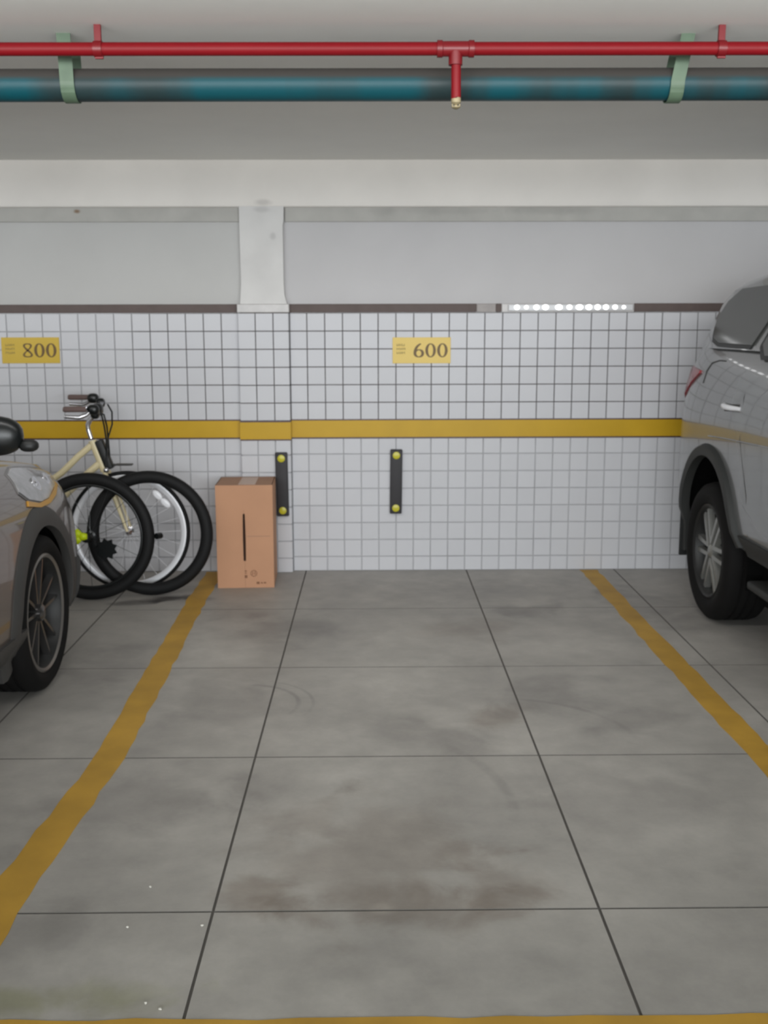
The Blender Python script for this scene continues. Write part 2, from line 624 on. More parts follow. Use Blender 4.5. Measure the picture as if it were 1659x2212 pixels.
GREY = (0.62, 0.61, 0.62)
smudge(M.beam, [(-0.655, 2.283, 0.05, 0.022, GREY, 0.6)])
smudge(M.shaft, [(-0.596, 2.085, 0.02, 0.025, GREY, 0.5), (-0.68, 1.93, 0.08, 0.07, GREY, 0.12), (-0.66, 2.24, 0.05, 0.02, GREY, 0.4)])
smudge(M.mortar, [(-1.782, 2.235, 0.022, 0.014, (0.5, 0.32, 0.2), 0.9), (0.07, 2.235, 0.09, 0.03, GREY, 0.25), (1.1, 2.24, 0.3, 0.03, GREY, 0.3), (0.45, 2.24, 0.3, 0.025, GREY, 0.2)])

# ------------------------------------------------------------------ floor
XJ = [-6.6, -5.57, -4.55, -3.53, -2.50, -1.475, -0.429, 0.599, 1.55, 2.58, 3.6, 4.63, 5.65, 6.6]
YJ = [0.0, -0.944, -1.972, -3.000, -4.028, -5.056, -6.084, -7.112, -8.14, -9.168, -10.196, -11.2, -11.9, -12.6]
XA, XB, YA, YB = XJ[0], XJ[-1], YJ[-1], 0.0
floor = boxobj('floor', (XA, YA, -0.20), (XB, 0.25, -0.0035), M.joint)
tag(floor, 'grey concrete garage floor cut into large square slabs', 'floor', kind='structure')
G = 0.0025
for i in range(len(XJ) - 1):
    for j in range(len(YJ) - 1):
        GY = 0.0026 if j >= 3 else 0.0018
        x0, x1, y1, y0 = XJ[i] + G, XJ[i + 1] - G, YJ[j] - GY, YJ[j + 1] + GY
        if j == 0:
            y1 = 0.02                        # runs in under the tiles
        c = Vector(((x0 + x1) / 2, (y0 + y1) / 2, 0))
        bm = bmesh.new()
        box(bm, Vector((x0, y0, -0.0035)) - c, Vector((x1, y1, 0.0)) - c)
        es = [e for e in bm.edges if all(v.co.z > -0.001 for v in e.verts)]
        bmesh.ops.bevel(bm, geom=es, offset=0.0015, segments=1, affect='EDGES')
        bmesh.ops.recalc_face_normals(bm, faces=bm.faces)
        for f in bm.faces:                   # joint dirt has crept up the cut edges
            f.material_index = 0 if f.normal.z > 0.99 else 1
        me = bpy.data.meshes.new('slab')
        bm.to_mesh(me)
        bm.free()
        me.materials.append(M.slab)
        me.materials.append(M.joint)
        s = link('slab', me, None, floor)
        s.location = c


def ragged_strip(name, pts, width, label, seed):
    """painted line on the slabs: a thin strip with slightly uneven brushed edges; pts is the centre line"""
    rnd = random.Random(seed)
    bm = bmesh.new()
    tot = []
    for (a, b) in zip(pts[:-1], pts[1:]):
        a, b = Vector(a), Vector(b)
        k = max(2, int((b - a).length / 0.09))
        tot += [a.lerp(b, i / k) for i in range(k)]
    tot.append(Vector(pts[-1]))
    top, bot = [], []
    for i, p in enumerate(tot):
        t = (tot[min(i + 1, len(tot) - 1)] - tot[max(i - 1, 0)]).normalized()
        n = Vector((-t.y, t.x))
        for s, lst in ((1, 0), (-1, 1)):
            q = p + n * s * (width / 2 + rnd.uniform(-0.006, 0.006))
            (top if s == 1 else bot).append(q)
    T = 0.0012
    vt = [[bm.verts.new((q.x, q.y, T)) for q in l] for l in (top, bot)]
    vb = [[bm.verts.new((q.x, q.y, 0.0002)) for q in l] for l in (top, bot)]
    for i in range(len(tot) - 1):
        bm.faces.new((vt[0][i], vt[0][i + 1], vt[1][i + 1], vt[1][i]))
        bm.faces.new((vt[0][i], vb[0][i], vb[0][i + 1], vt[0][i + 1]))
        bm.faces.new((vt[1][i], vt[1][i + 1], vb[1][i + 1], vb[1][i]))
    o = obj(name, bm, M.line, floor)
    o['label'] = label
    return o


ragged_strip('parking_line', [(-1.005, -0.02), (-1.012, -0.66), (-0.955, -3.0), (-1.0, -3.84), (-1.0, -4.5)], 0.112, 'yellow painted line left of the empty bay', 1)
ragged_strip('parking_line', [(1.385, -0.015), (1.392, -1.2), (1.402, -2.26), (1.408, -3.0), (1.408, -4.5)], 0.108, 'yellow painted line right of the empty bay', 2)
ragged_strip('parking_line', [(-5.5, -4.526), (-1.0, -4.528), (1.4, -4.528), (5.5, -4.53)], 0.11, 'yellow painted line across the open end of the bay', 3)

# ------------------------------------------------------------------ back wall, pillar, beam, ceiling
P = 0.11
ZT, ZB = 0.96694, 0.75282
ROWS = [(ZT + i * P, ZT + (i + 1) * P) for i in range(6)]
ROWS += [(ZB, 0.8525)] + [(ZB - (i + 1) * P, ZB - i * P) for i in range(6)] + [(0.0, ZB - 6 * P)]
TG = 0.0028                                  # half a grout joint
tile_mesh = {}


def tile_me(w, h, depth=0.008):
    key = (round(w, 4), round(h, 4))
    if key not in tile_mesh:
        bm = bmesh.new()
        w2, h2, b = w / 2 - TG, h / 2 - TG, 0.0022
        r0 = [bm.verts.new((x, 0.0, z)) for x, z in ((-w2, -h2), (w2, -h2), (w2, h2), (-w2, h2))]
        r1 = [bm.verts.new((x, -depth + 0.0015, z)) for x, z in ((-w2, -h2), (w2, -h2), (w2, h2), (-w2, h2))]
        r2_ = [bm.verts.new((x, -depth, z)) for x, z in ((-w2 + b, -h2 + b), (w2 - b, -h2 + b), (w2 - b, h2 - b), (-w2 + b, h2 - b))]
        for a, c in ((r0, r1), (r1, r2_)):
            for k in range(4):
                bm.faces.new((a[k], a[(k + 1) % 4], c[(k + 1) % 4], c[k]))
        bm.faces.new(r2_)
        bmesh.ops.recalc_face_normals(bm, faces=bm.faces)
        me = bpy.data.meshes.new('tile')
        bm.to_mesh(me)
        bm.free()
        me.materials.append(M.tile)
        tile_mesh[key] = me
    return tile_mesh[key]


def place_tile(x0, x1, z0, z1, yb, parent):
    o = bpy.data.objects.new('tile', tile_me(x1 - x0, z1 - z0))
    o.location = ((x0 + x1) / 2, yb + random.uniform(-0.0006, 0.0004), (z0 + z1) / 2)
    o.rotation_euler = (random.gauss(0, 0.002), 0, random.gauss(0, 0.002))
    o.parent = parent
    C.objects.link(o)


def tile_field(parent, xs, yb):
    """far tiles past the limit: the same geometry joined"""
    bm = bmesh.new()
    for x0, x1 in zip(xs[:-1], xs[1:]):
        for z0, z1 in ROWS:
            box(bm, (x0 + TG, yb - 0.008, z0 + TG), (x1 - TG, yb, z1 - TG))
    o = obj('tile_field', bm, M.tile, parent)
    o['kind'] = 'stuff'


def band(parent, x0, x1, yf, z0=0.855, z1=0.969):
    """yellow border row between two thin dark liners; yf = its front face"""
    boxobj('yellow_band', (x0, yf, z0 + 0.004), (x1, yf + 0.02, z1 - 0.004), M.band, parent, 0.001)
    boxobj('band_liner', (x0, yf - 0.001, z0 - 0.004), (x1, yf + 0.02, z0 + 0.004), M.liner, parent)
    boxobj('band_liner', (x0, yf - 0.001, z1 - 0.004), (x1, yf + 0.02, z1 + 0.004), M.liner, parent)


YG = 0.006                                   # grout plane of the wall; tile faces lie at about -0.002
CL, CR = -0.822, -0.509                      # pillar faces
WX0, WX1 = -6.6, 6.6
wr = boxobj('wall_back_right', (CR, YG, 0.0), (WX1, 0.25, 1.628), M.grout)
tag(wr, 'white square tiled lower wall right of the pillar with yellow stripe', 'wall', kind='structure')
wl = boxobj('wall_back_left', (WX0, YG, 0.0), (CL, 0.25, 1.628), M.grout)
tag(wl, 'white square tiled lower wall left of the pillar behind the bicycle', 'wall', kind='structure')
X0R = -0.512
xs = [CR + 0.001] + [X0R + i * P for i in range(1, 22)]
for x0, x1 in zip(xs[:-1], xs[1:]):
    for z0, z1 in ROWS:
        place_tile(x0, x1, z0, z1, YG, wr)
tile_field(wr, [X0R + i * P for i in range(21, 62)], YG)
XL = -2.13951
xs = [XL + i * P for i in range(-2, 13)]
xs[-1] = CL
for x0, x1 in zip(xs[:-1], xs[1:]):
    for z0, z1 in ROWS:
        place_tile(x0, x1, z0, z1, YG, wl)
tile_field(wl, [XL + i * P for i in range(-36, -1)], YG)
band(wr, CR, WX1, -0.003)
band(wl, WX0, CL, -0.003)
for par, a, b in ((wl, WX0, CL), (wr, CR, 0.645), (wr, 0.765, 0.80), (wr, 1.62, WX1)):
    boxobj('trim_strip', (a, -0.004, 1.629), (b, 0.03, 1.681), M.trim, par, 0.003)
for par, a, b in ((wr, 0.645, 0.765), (wr, 0.80, 1.62)):
    o = boxobj('trim_strip', (a, -0.0035, 1.629), (b, 0.03, 1.681), M.trim_mid if a < 0.7 else M.trim_pale, par, 0.003)
    o['label'] = 'pale stretch of the trim'
wu = boxobj('wall_back_upper_right', (-0.54, 0.022, 1.66), (WX1, 0.25, 2.30), M.wall)
tag(wu, 'smooth painted grey upper wall panel right of the pillar', 'wall', kind='structure')
wul = boxobj('wall_back_upper_left', (WX0, 0.022, 1.66), (-0.79, 0.25, 2.30), M.wall_left)
tag(wul, 'smooth painted grey upper wall panel left of the pillar', 'wall', kind='structure')
for par, a, b in ((wu, -0.528, WX1), (wul, WX0, -0.803)):
    o = boxobj('mortar_strip', (a, 0.004, 2.172), (b, 0.05, 2.262), M.mortar, par, 0.004)
    o['label'] = 'rough grey mortar strip under the beam'

col = boxobj('column', (CL + 0.009, -0.041, 0.0), (CR - 0.009, 0.2, 1.632), M.grout)
tag(col, 'narrow wall pillar tiled below and painted above with yellow stripe', 'pillar', kind='structure')
cx = [CL, -0.715, -0.606, CR]
for x0, x1 in zip(cx[:-1], cx[1:]):
    for z0, z1 in ROWS:
        place_tile(x0, x1, z0, z1, -0.041, col)
for sx, xf in ((1, CR), (-1, CL)):            # slim cut tiles on the flanks of the pillar
    for z0, z1 in ROWS:
        o = bpy.data.objects.new('tile', tile_me(0.045, z1 - z0))
        o.location = (xf - sx * 0.009, -0.0195, (z0 + z1) / 2)
        o.rotation_euler = (0, 0, sx * PI / 2)
        o.parent = col
        C.objects.link(o)
band(col, CL - 0.001, CR + 0.001, -0.052, 0.848, 0.963)
for x0_, x1_ in ((CL - 0.002, CL + 0.01), (CR - 0.01, CR + 0.002)):
    boxobj('yellow_band', (x0_, -0.0515, 0.852), (x1_, -0.004, 0.959), M.band, col)
o = boxobj('trim_strip', (CL - 0.003, -0.053, 1.629), (CR + 0.003, 0.02, 1.681), M.trim_pale, col, 0.004)
o['label'] = 'pale trim cap on the pillar'
bm = bmesh.new()
prism(bm, [(-0.806, 1.681), (-0.52, 1.681), (-0.534, 1.735), (-0.538, 1.80), (-0.538, 2.15), (-0.532, 2.175), (-0.53, 2.26), (-0.800, 2.26), (-0.797, 1.80)], -0.03, 0.15)
o = obj('painted_shaft', bm, M.shaft, col)
o['label'] = 'off white painted upper part of the pillar'
beam = boxobj('beam', (WX0, -0.03, 2.256), (WX1, 0.25, 2.62), M.beam, bev=0.006)
tag(beam, 'pale concrete beam along the wall top under the ceiling', 'beam', kind='structure')
ceil = boxobj('ceiling', (XA, YA, 2.528), (XB, 0.25, 2.70), M.ceiling)
tag(ceil, 'plain painted grey garage ceiling above the pipes', 'ceiling', kind='structure')
Z_C = 2.528
for nm, xa, xb, lb in (('wall_left', XA - 0.2, XA, 'plain pale painted side wall beyond the left bays'), ('wall_right', XB, XB + 0.2, 'plain pale painted side wall beyond the right bays')):
    w_ = boxobj(nm, (xa, -9.0, 0.0), (xb, 0.25, 2.53), M.wall)
    tag(w_, lb, 'wall', kind='structure')

# ------------------------------------------------------------------ pipes under the ceiling
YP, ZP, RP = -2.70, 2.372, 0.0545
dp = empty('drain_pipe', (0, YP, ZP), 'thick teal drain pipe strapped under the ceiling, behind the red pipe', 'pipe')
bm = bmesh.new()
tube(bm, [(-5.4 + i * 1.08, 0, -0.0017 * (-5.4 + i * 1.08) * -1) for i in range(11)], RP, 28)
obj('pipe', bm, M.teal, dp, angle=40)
for x in (-1.05, 1.067):
    bm = bmesh.new()
    lean = 0.03 if x > 0 else -0.005
    n = 26
    prof = []
    for i in range(n + 1):                  # strap passes under the pipe and up both sides to the ceiling
        a = PI * i / n
        prof.append((-math.cos(a) * (RP + 0.004), -math.sin(a) * (RP + 0.004)))
    zc = Z_C - ZP
    prof = [(-RP - 0.002, zc)] + prof + [(RP + 0.002, zc)]
    w = 0.024
    th = 0.003
    out = [(y * (1 + th / RP), z - (th if abs(y) < RP * 0.9 else 0)) for y, z in prof]
    ring = []
    for (y, z), (yo, zo) in zip(prof, out):
        sh = lean * max(0, z) / zc
        ring.append([bm.verts.new((-w + sh, y, z)), bm.verts.new((w + sh, y, z)), bm.verts.new((w + sh, yo, zo)), bm.verts.new((-w + sh, yo, zo))])
    for a, b in zip(ring[:-1], ring[1:]):
        for k in range(4):
            bm.faces.new((a[k], a[(k + 1) % 4], b[(k + 1) % 4], b[k]))
    bm.faces.new(ring[0])
    bm.faces.new(ring[-1])
    o = obj('pipe_strap', bm, M.strap, dp)
    o.location = (x, 0, 0)

YR, ZR, RR = -2.86, 2.452, 0.0215
sp_ = empty('sprinkler_pipe', (0, YR, ZR), 'thin red sprinkler pipe under the ceiling with a drop in the middle', 'pipe')
SL = lambda x: 0.0012 * x
bm = bmesh.new()
tube(bm, [(x, 0, SL(x)) for x in (-5.4, -3, -1, 0, 1, 3, 5.4)], RR, 20)
obj('main_pipe', bm, M.red, sp_, angle=40)
XD = 0.285
bm = bmesh.new()
lathe(bm, [(RR - 0.002, -0.062), (RR + 0.006, -0.062), (RR + 0.006, -0.045), (RR + 0.003, -0.042), (RR + 0.003, 0.042), (RR + 0.006, 0.045), (RR + 0.006, 0.062), (RR - 0.002, 0.062)], 'X', 24)
tube(bm, [(0, 0, -0.01), (0, 0, -0.052)], 0.0235, 20)
o = obj('tee_fitting', bm, M.red_dark, sp_, angle=35)
o.location = (XD, 0, 0)
bm = bmesh.new()
tube(bm, [(XD + 0.002, 0, -0.03), (XD + 0.003, 0, -0.160)], 0.0165, 18)
obj('drop_pipe', bm, M.red, sp_, angle=40)
bm = bmesh.new()
lathe(bm, [(0.0, -0.193), (0.006, -0.193), (0.015, -0.188), (0.015, -0.186), (0.006, -0.184), (0.005, -0.180), (0.013, -0.176), (0.0165, -0.172), (0.0165, -0.157), (0.0, -0.157)], 'Z', 18)
for s in (-1, 1):
    tube(bm, [(s * 0.011, 0, -0.174), (s * 0.013, 0, -0.181), (s * 0.007, 0, -0.187)], 0.0025, 6)
o = obj('sprinkler_head', bm, M.brass, sp_, angle=35)
o.location = (XD + 0.003, 0, 0)
for x in (-0.912, 1.18):
    bm = bmesh.new()
    lathe(bm, [(RR - 0.001, -0.014), (RR + 0.0045, -0.014), (RR + 0.0045, 0.014), (RR - 0.001, 0.014)], 'X', 24)
    box(bm, (-0.0115, -0.006, RR), (0.0115, 0.006, Z_C - ZR - SL(x)), 0.001)
    box(bm, (-0.012, -0.004, -RR - 0.010), (0.016, 0.004, -RR + 0.002), 0.001)
    o = obj('pipe_clamp', bm, M.red_dark, sp_, angle=35)
    o.location = (x, 0, SL(x))


# ------------------------------------------------------------------ number plates
def ribbon(bm, path, y0, y1, closed=False):
    """path: list of (x, z, half_width across the stroke); a stroke of changing thickness, extruded in y"""
    n = len(path)
    L_, R_ = [], []
    for i, (x, z, h) in enumerate(path):
        a = path[(i - 1) % n] if closed else path[max(i - 1, 0)]
        b = path[(i + 1) % n] if closed else path[min(i + 1, n - 1)]
        t = Vector((b[0] - a[0], b[1] - a[1]))
        t.normalize()
        nn = Vector((-t.y, t.x))
        L_.append((x + nn.x * h, z + nn.y * h))
        R_.append((x - nn.x * h, z - nn.y * h))
    rings = []
    for (lx, lz), (rx, rz) in zip(L_, R_):
        rings.append([bm.verts.new((lx, y0, lz)), bm.verts.new((rx, y0, rz)), bm.verts.new((rx, y1, rz)), bm.verts.new((lx, y1, lz))])
    m = n if closed else n - 1
    for i in range(m):
        a, b = rings[i], rings[(i + 1) % n]
        for k in range(4):
            bm.faces.new((a[k], a[(k + 1) % 4], b[(k + 1) % 4], b[k]))
    if not closed:
        bm.faces.new(rings[0][::-1])
        bm.faces.new(rings[-1])


def digit(ch, cx_, cz, w, h, thick, thin):
    """bold serif figure with thick and thin strokes centred on (cx_, cz)"""
    bm = bmesh.new()
    N_ = 36
    if ch == '0':
        a, b = w / 2 - thick * 0.5, h / 2 - thin
        ribbon(bm, [(cx_ + a * math.cos(t), cz + b * math.sin(t), thin + (thick - thin) * abs(math.cos(t)) ** 1.5) for t in [2 * PI * k / N_ for k in range(N_)]], -0.0006, 0.0004, True)
    elif ch == '8':
        a, b = w / 2 - thick * 0.55, h / 4 - thin * 0.5
        pts = []
        for k in range(56):                 # figure of eight whose falling diagonal is the thick stroke
            t = 2 * PI * k / 56
            x = a * math.sin(2 * t) * (0.92 if math.cos(t) > 0 else 1.05)
            z = (h / 2 - thin) * math.cos(t)
            dx, dz = 2 * a * math.cos(2 * t), -(h / 2) * math.sin(t)
            falling = max(0.0, -(dx * dz) / (abs(dx) * abs(dz) + 1e-6)) if abs(z) < h * 0.33 else 0.15
            side = abs(math.sin(2 * t)) ** 2
            pts.append((cx_ + x, cz + z, thin + (thick - thin) * max(0.75 * falling * (1 - abs(z) / (h * 0.36)) if abs(z) < h * 0.36 else 0, 0.55 * side)))
        ribbon(bm, pts, -0.0006, 0.0004, True)
    elif ch == '6':
        a, b = w / 2 - thick * 0.5, h * 0.29 - thin
        zc = cz - h / 2 + h * 0.29
        ribbon(bm, [(cx_ + a * math.cos(t), zc + b * math.sin(t), thin + (thick - thin) * abs(math.cos(t)) ** 1.5) for t in [2 * PI * k / N_ for k in range(N_)]], -0.0006, 0.0004, True)
        pts = []
        for k in range(15):
            u = k / 14
            t = PI + u * -PI * 0.62
            pts.append((cx_ + a * 1.0 + 2 * a * 1.0 * (math.cos(t) + 0) * 1.0 * (1 - 0.0) / 2 * 2 - 0 if False else cx_ - a + (1 - math.cos(u * 1.35)) * a * 2.0, zc + math.sin(u * 1.35) * (cz + h / 2 - thin - zc) * 1.02, thick * (1 - u) ** 0.7 + thin * u ** 0.7))
        ribbon(bm, pts, -0.0007, 0.0004)
    return bm


def plate(x0, x1, z0, z1, chars, label, m_plate, seed):
    rnd = random.Random(seed)
    cxp, czp = (x0 + x1) / 2, (z0 + z1) / 2
    e = empty('number_plate', (cxp, -0.004, czp), label, 'sign', 'bay number plates on the tiled wall')
    w, h = x1 - x0, z1 - z0
    boxobj('plate', (-w / 2, -0.004, -h / 2), (w / 2, 0.002, h / 2), m_plate, e, 0.001)
    dw, dh = w * 0.158, h * 0.54
    for k, ch in enumerate(chars):
        o = obj('digit', digit(ch, 0, 0, dw, dh, dw * 0.155, dw * 0.055), M.ink, e)
        o.location = (w * (-0.048 + k * 0.203), -0.0042, -h * 0.0)
    # three rows of small worn characters, no longer legible
    bm = bmesh.new()
    for r in range(3):
        x = -w * 0.425
        for k in range(3):
            cw = w * rnd.uniform(0.036, 0.05)
            z_ = h * (0.21 - 0.15 * r)
            ribbon(bm, [(x, z_ - h * 0.045, w * 0.005), (x, z_ + h * 0.045, w * 0.005)], -0.0005, 0.0004)
            ribbon(bm, [(x + cw * 0.75, z_ - h * 0.045, w * 0.005), (x + cw * 0.75, z_ + h * 0.045, w * 0.005)], -0.0005, 0.0004)
            ribbon(bm, [(x, z_ + rnd.choice((-1, 0, 1)) * h * 0.04, h * 0.01), (x + cw * 0.75, z_ + rnd.choice((-1, 0, 1)) * h * 0.02, h * 0.01)], -0.0005, 0.0004)
            x += cw * 1.25
    o = obj('small_print', bm, M.ink_faint, e)
    o.location = (0, -0.0042, 0)


plate(0.127, 0.487, 1.318, 1.477, '600', 'pale yellow plate reading 600 on the white tiles', M.plate, 1)
plate(-2.286, -1.930, 1.325, 1.483, '800', 'deep yellow plate reading 800 above the bicycle', M.plate_old, 2)


# ------------------------------------------------------------------ rubber wall bumpers
def bumper(x, z0, z1, yb, label, lean):
    e = empty('wall_bumper', (x, yb, (z0 + z1) / 2), label, 'bumper', 'black rubber bumpers on the wall')
    h, w = (z1 - z0) / 2, 0.0375
    bm = bmesh.new()
    box(bm, (-w, -0.032, -h), (w, 0.0, h), 0.007, 3)
    obj('rubber_pad', bm, M.rubber, e, angle=40)
    for s in (-1, 1):
        bm = bmesh.new()
        lathe(bm, [(0.0, -0.0368), (0.012, -0.0364), (0.022, -0.0345), (0.0238, -0.032), (0.0238, -0.028), (0.0, -0.028)], 'Y', 24)
        o = obj('reflector', bm, M.reflector, e, angle=40)
        o.location = (0, 0, s * (h - 0.037))
    e.rotation_euler = (0, lean, 0)


bumper(-0.567, 0.369, 0.772, -0.050, 'black rubber bumper with yellow dots on the pillar beside the carton', -0.012)
bumper(0.148, 0.374, 0.783, -0.0025, 'black rubber bumper with yellow dots on the flat wall under plate 600', 0.012)

# ------------------------------------------------------------------ row of lights on the trim
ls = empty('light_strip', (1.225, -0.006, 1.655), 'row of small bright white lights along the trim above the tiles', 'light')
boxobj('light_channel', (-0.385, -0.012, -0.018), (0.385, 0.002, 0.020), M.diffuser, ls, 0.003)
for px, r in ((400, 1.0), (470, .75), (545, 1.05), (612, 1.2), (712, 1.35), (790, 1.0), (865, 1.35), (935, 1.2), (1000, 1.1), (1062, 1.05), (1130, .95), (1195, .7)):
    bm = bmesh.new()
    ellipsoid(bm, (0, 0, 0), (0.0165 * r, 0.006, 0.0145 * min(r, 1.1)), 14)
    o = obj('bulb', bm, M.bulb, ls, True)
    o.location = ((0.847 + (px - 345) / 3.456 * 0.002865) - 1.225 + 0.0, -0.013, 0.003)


# ------------------------------------------------------------------ carton
def carton():
    X0, X1, Y0, Y1, H = -0.937, -0.600, -0.447, -0.085, 0.622
    e = empty('carton', ((X0 + X1) / 2, (Y0 + Y1) / 2, 0), 'tall brown cardboard carton with a dark slit, beside the pillar', 'box')
    w, d = (X1 - X0) / 2, (Y1 - Y0) / 2
    T = 0.005
    bm = bmesh.new()
    box(bm, (-w, -d + T, 0), (-w + T, d, H))
    box(bm, (w - T, -d + T, 0), (w, d, H))
    box(bm, (-w, d - T, 0), (w, d, H))
    box(bm, (-w, -d + T, 0), (w, d, T))
    obj('carton_wall', bm, M.card, e)
    boxobj('carton_top', (-w - 0.001, -d + 0.002, H - T), (w + 0.001, d, H), M.card_edge, e, 0.002)
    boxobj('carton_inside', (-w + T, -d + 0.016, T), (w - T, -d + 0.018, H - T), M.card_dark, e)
    # two closing flaps of the front, their meeting edges bowed apart in the middle
    zs = [0, 0.05, 0.163, 0.166, 0.20, 0.30, 0.40, 0.448, 0.452, 0.50, H - 0.001]
    gap = {0.166: 0.0070, 0.20: 0.0078, 0.30: 0.0085, 0.40: 0.0074, 0.448: 0.0062}
    e.rotation_euler = (0, 0, math.radians(2.2))
    for s in (-1, 1):
        bm = bmesh.new()
        xc = -0.004
        pol = [(s * w + (0 if s > 0 else 0), 0.0)] + [(xc + s * (gap.get(z, 0.0004)), z) for z in zs] + [(s * w, H - 0.001)]
        prism(bm, pol, -d, -d + T)
        obj('front_flap', bm, M.card, e)
    boxobj('packing_tape', (-0.035, -d + 0.02, H), (0.065, d - 0.03, H + 0.0008), M.tape, e)
    boxobj('packing_tape', (-0.03, -d - 0.0006, 0.475), (0.024, -d, H - 0.004), M.card, e)
    boxobj('crease', (0.012, -d - 0.0005, 0.312), (w - 0.02, -d, 0.316), M.card_edge, e)
    bm = bmesh.new()
    lathe(bm, [(0.016, -0.0005), (0.020, -0.0005), (0.020, 0.0005), (0.016, 0.0005)], 'Y', 24)
    box(bm, (-0.009, -0.0005, -0.008), (-0.004, 0.0005, 0.010))
    box(bm, (0.004, -0.0005, -0.008), (0.009, 0.0005, 0.010))
    o = obj('printed_symbol', bm, M.card_ink, e)
    o.location = (0.048, -d - 0.0006, 0.088)
    bm = bmesh.new()
    for dx, dz, ww, hh in ((-0.007, 0.100, 0.014, 0.006), (-0.006, 0.088, 0.012, 0.005), (-0.007, 0.060, 0.016, 0.018), (0.063, 0.022, 0.018, 0.014), (0.088, 0.025, 0.012, 0.008), (0.106, 0.025, 0.014, 0.009)):
        box(bm, (dx, -0.0004, dz), (dx + ww, 0.0004, dz + hh))
    o = obj('printed_marks', bm, M.card_ink, e)
    o['kind'] = 'stuff'
    o.location = (0, -d - 0.0006, 0)


carton()


# ------------------------------------------------------------------ bicycle and loose wheels
def arc(cx_, cz, r, a0, a1, n, y=0.0):
    return [(cx_ + r * math.cos(a0 + (a1 - a0) * i / n), y, cz + r * math.sin(a0 + (a1 - a0) * i / n)) for i in range(n + 1)]


def wheel_tyre(parent, R, thick, width, m=None, name='tyre'):
    bm = bmesh.new()
    prof = []
    for k in range(12):
        a = 2 * PI * k / 12
        prof.append((R - thick / 2 + thick / 2 * math.cos(a), width / 2 * math.sin(a)))
    lathe(bm, prof, 'Y', 72)
    return obj(name, bm, m or M.bike_tyre, parent, True)


def spokes(parent, r0, r1, n, hw, m):
    out = []
    for k in range(n):
        a = 2 * PI * k / n
        s = 1 if k % 2 else -1
        b = a + (0.35 if (k // 2) % 2 else -0.35)
        bm = bmesh.new()
        tube(bm, [(r0 * math.cos(b), s * hw, r0 * math.sin(b)), (r1 * math.cos(a), 0, r1 * math.sin(a))], 0.0012, 5)
        out.append(obj('spoke', bm, m, parent))
    return out


BY = -0.49                                   # plane of the bicycle
AX = Vector((-1.42, BY, 0.358))              # front axle
bk = empty('bicycle', (-1.995, BY, 0), 'cream bicycle with silver rims standing along the tiled wall', 'bicycle')
BO = Vector((-1.98, BY, 0))


def bp(x, z, y=0.0):
    return (x - BO.x, y, z)


def bike_wheel(ax, reflector):
    h = bpy.data.objects.new('wheel', None)
    C.objects.link(h)
    h.parent = bk
    h.location = Vector(ax) - BO
    wheel_tyre(h, 0.358, 0.024, 0.034)
    bm = bmesh.new()
    lathe(bm, [(0.338, -0.010), (0.334, -0.011), (0.308, -0.010), (0.304, 0.0), (0.308, 0.010), (0.334, 0.011), (0.338, 0.010)], 'Y', 72)
    obj('rim', bm, M.alu, h, True)
    bm = bmesh.new()
    lathe(bm, [(0.006, -0.058), (0.009, -0.052), (0.02, -0.034), (0.022, -0.030), (0.014, -0.026), (0.013, 0.026), (0.022, 0.030), (0.02, 0.034), (0.009, 0.052), (0.006, 0.058)], 'Y', 20, False)
    obj('hub', bm, M.chrome, h, angle=35)
    spokes(h, 0.021, 0.301, 24, 0.028, M.alu)
    if reflector:
        bm = bmesh.new()
        for t in (-1, 1):
            ellipsoid(bm, (t * 0.033, 0, 0), (0.036, 0.007, 0.020), 16)
        o = obj('spoke_reflector', bm, M.white_refl, h, True)
        o['label'] = 'white spoke reflector'
        a = math.radians(44)
        o.location = (0.278 * math.cos(a), -0.022, 0.278 * math.sin(a))
        o.rotation_euler = (0, PI / 2 - a, 0)
    return h


bike_wheel(AX, True)
bike_wheel((-2.50, BY, 0.358), False)
HT, HB = (-1.612, 0.895), (-1.548, 0.715)    # head tube, top and bottom
BB = (-2.06, 0.30)
ST = (-2.20, 0.76)
bm = bmesh.new()
tube(bm, [bp(*HT), bp(*HB)], 0.024, 16)
tube(bm, [bp(-1.612, 0.872), bp(-1.70, 0.800), bp(-1.80, 0.705), bp(-1.95, 0.60), bp(-2.16, 0.52)], 0.019, 14)
tube(bm, [bp(-1.565, 0.770), bp(-1.66, 0.690), bp(-1.78, 0.580), bp(*BB)], 0.021, 14)
tube(bm, [bp(*BB), bp(*ST)], 0.016, 14)
for y in (-0.055, 0.055):
    tube(bm, [bp(BB[0], BB[1], y * 0.5), bp(-2.5, 0.368, y)], 0.010, 10)
    tube(bm, [bp(-2.16, 0.60, y * 0.25), bp(-2.5, 0.368, y)], 0.009, 10)
tube(bm, [bp(BB[0], BB[1], -0.036), bp(BB[0], BB[1], 0.036)], 0.022, 16)
obj('frame', bm, M.cream, bk, angle=45)
bm = bmesh.new()
for y in (-0.046, 0.046):
    tube(bm, [bp(-1.545, 0.722, 0), bp(-1.537, 0.708, y * 0.9), bp(-1.50, 0.60, y), bp(-1.456, 0.47, y), bp(-1.42, 0.358, y)], [0.012, 0.014, 0.013, 0.011, 0.009], 12)
obj('fork', bm, M.cream, bk, angle=45)
bm = bmesh.new()
tube(bm, [bp(-1.618, 0.905), bp(-1.632, 0.955), bp(-1.634, 0.985), bp(-1.622, 1.012), bp(-1.590, 1.045)], [0.013, 0.013, 0.014, 0.015, 0.015], 14)
obj('stem', bm, M.chrome, bk, angle=50)
bm = bmesh.new()
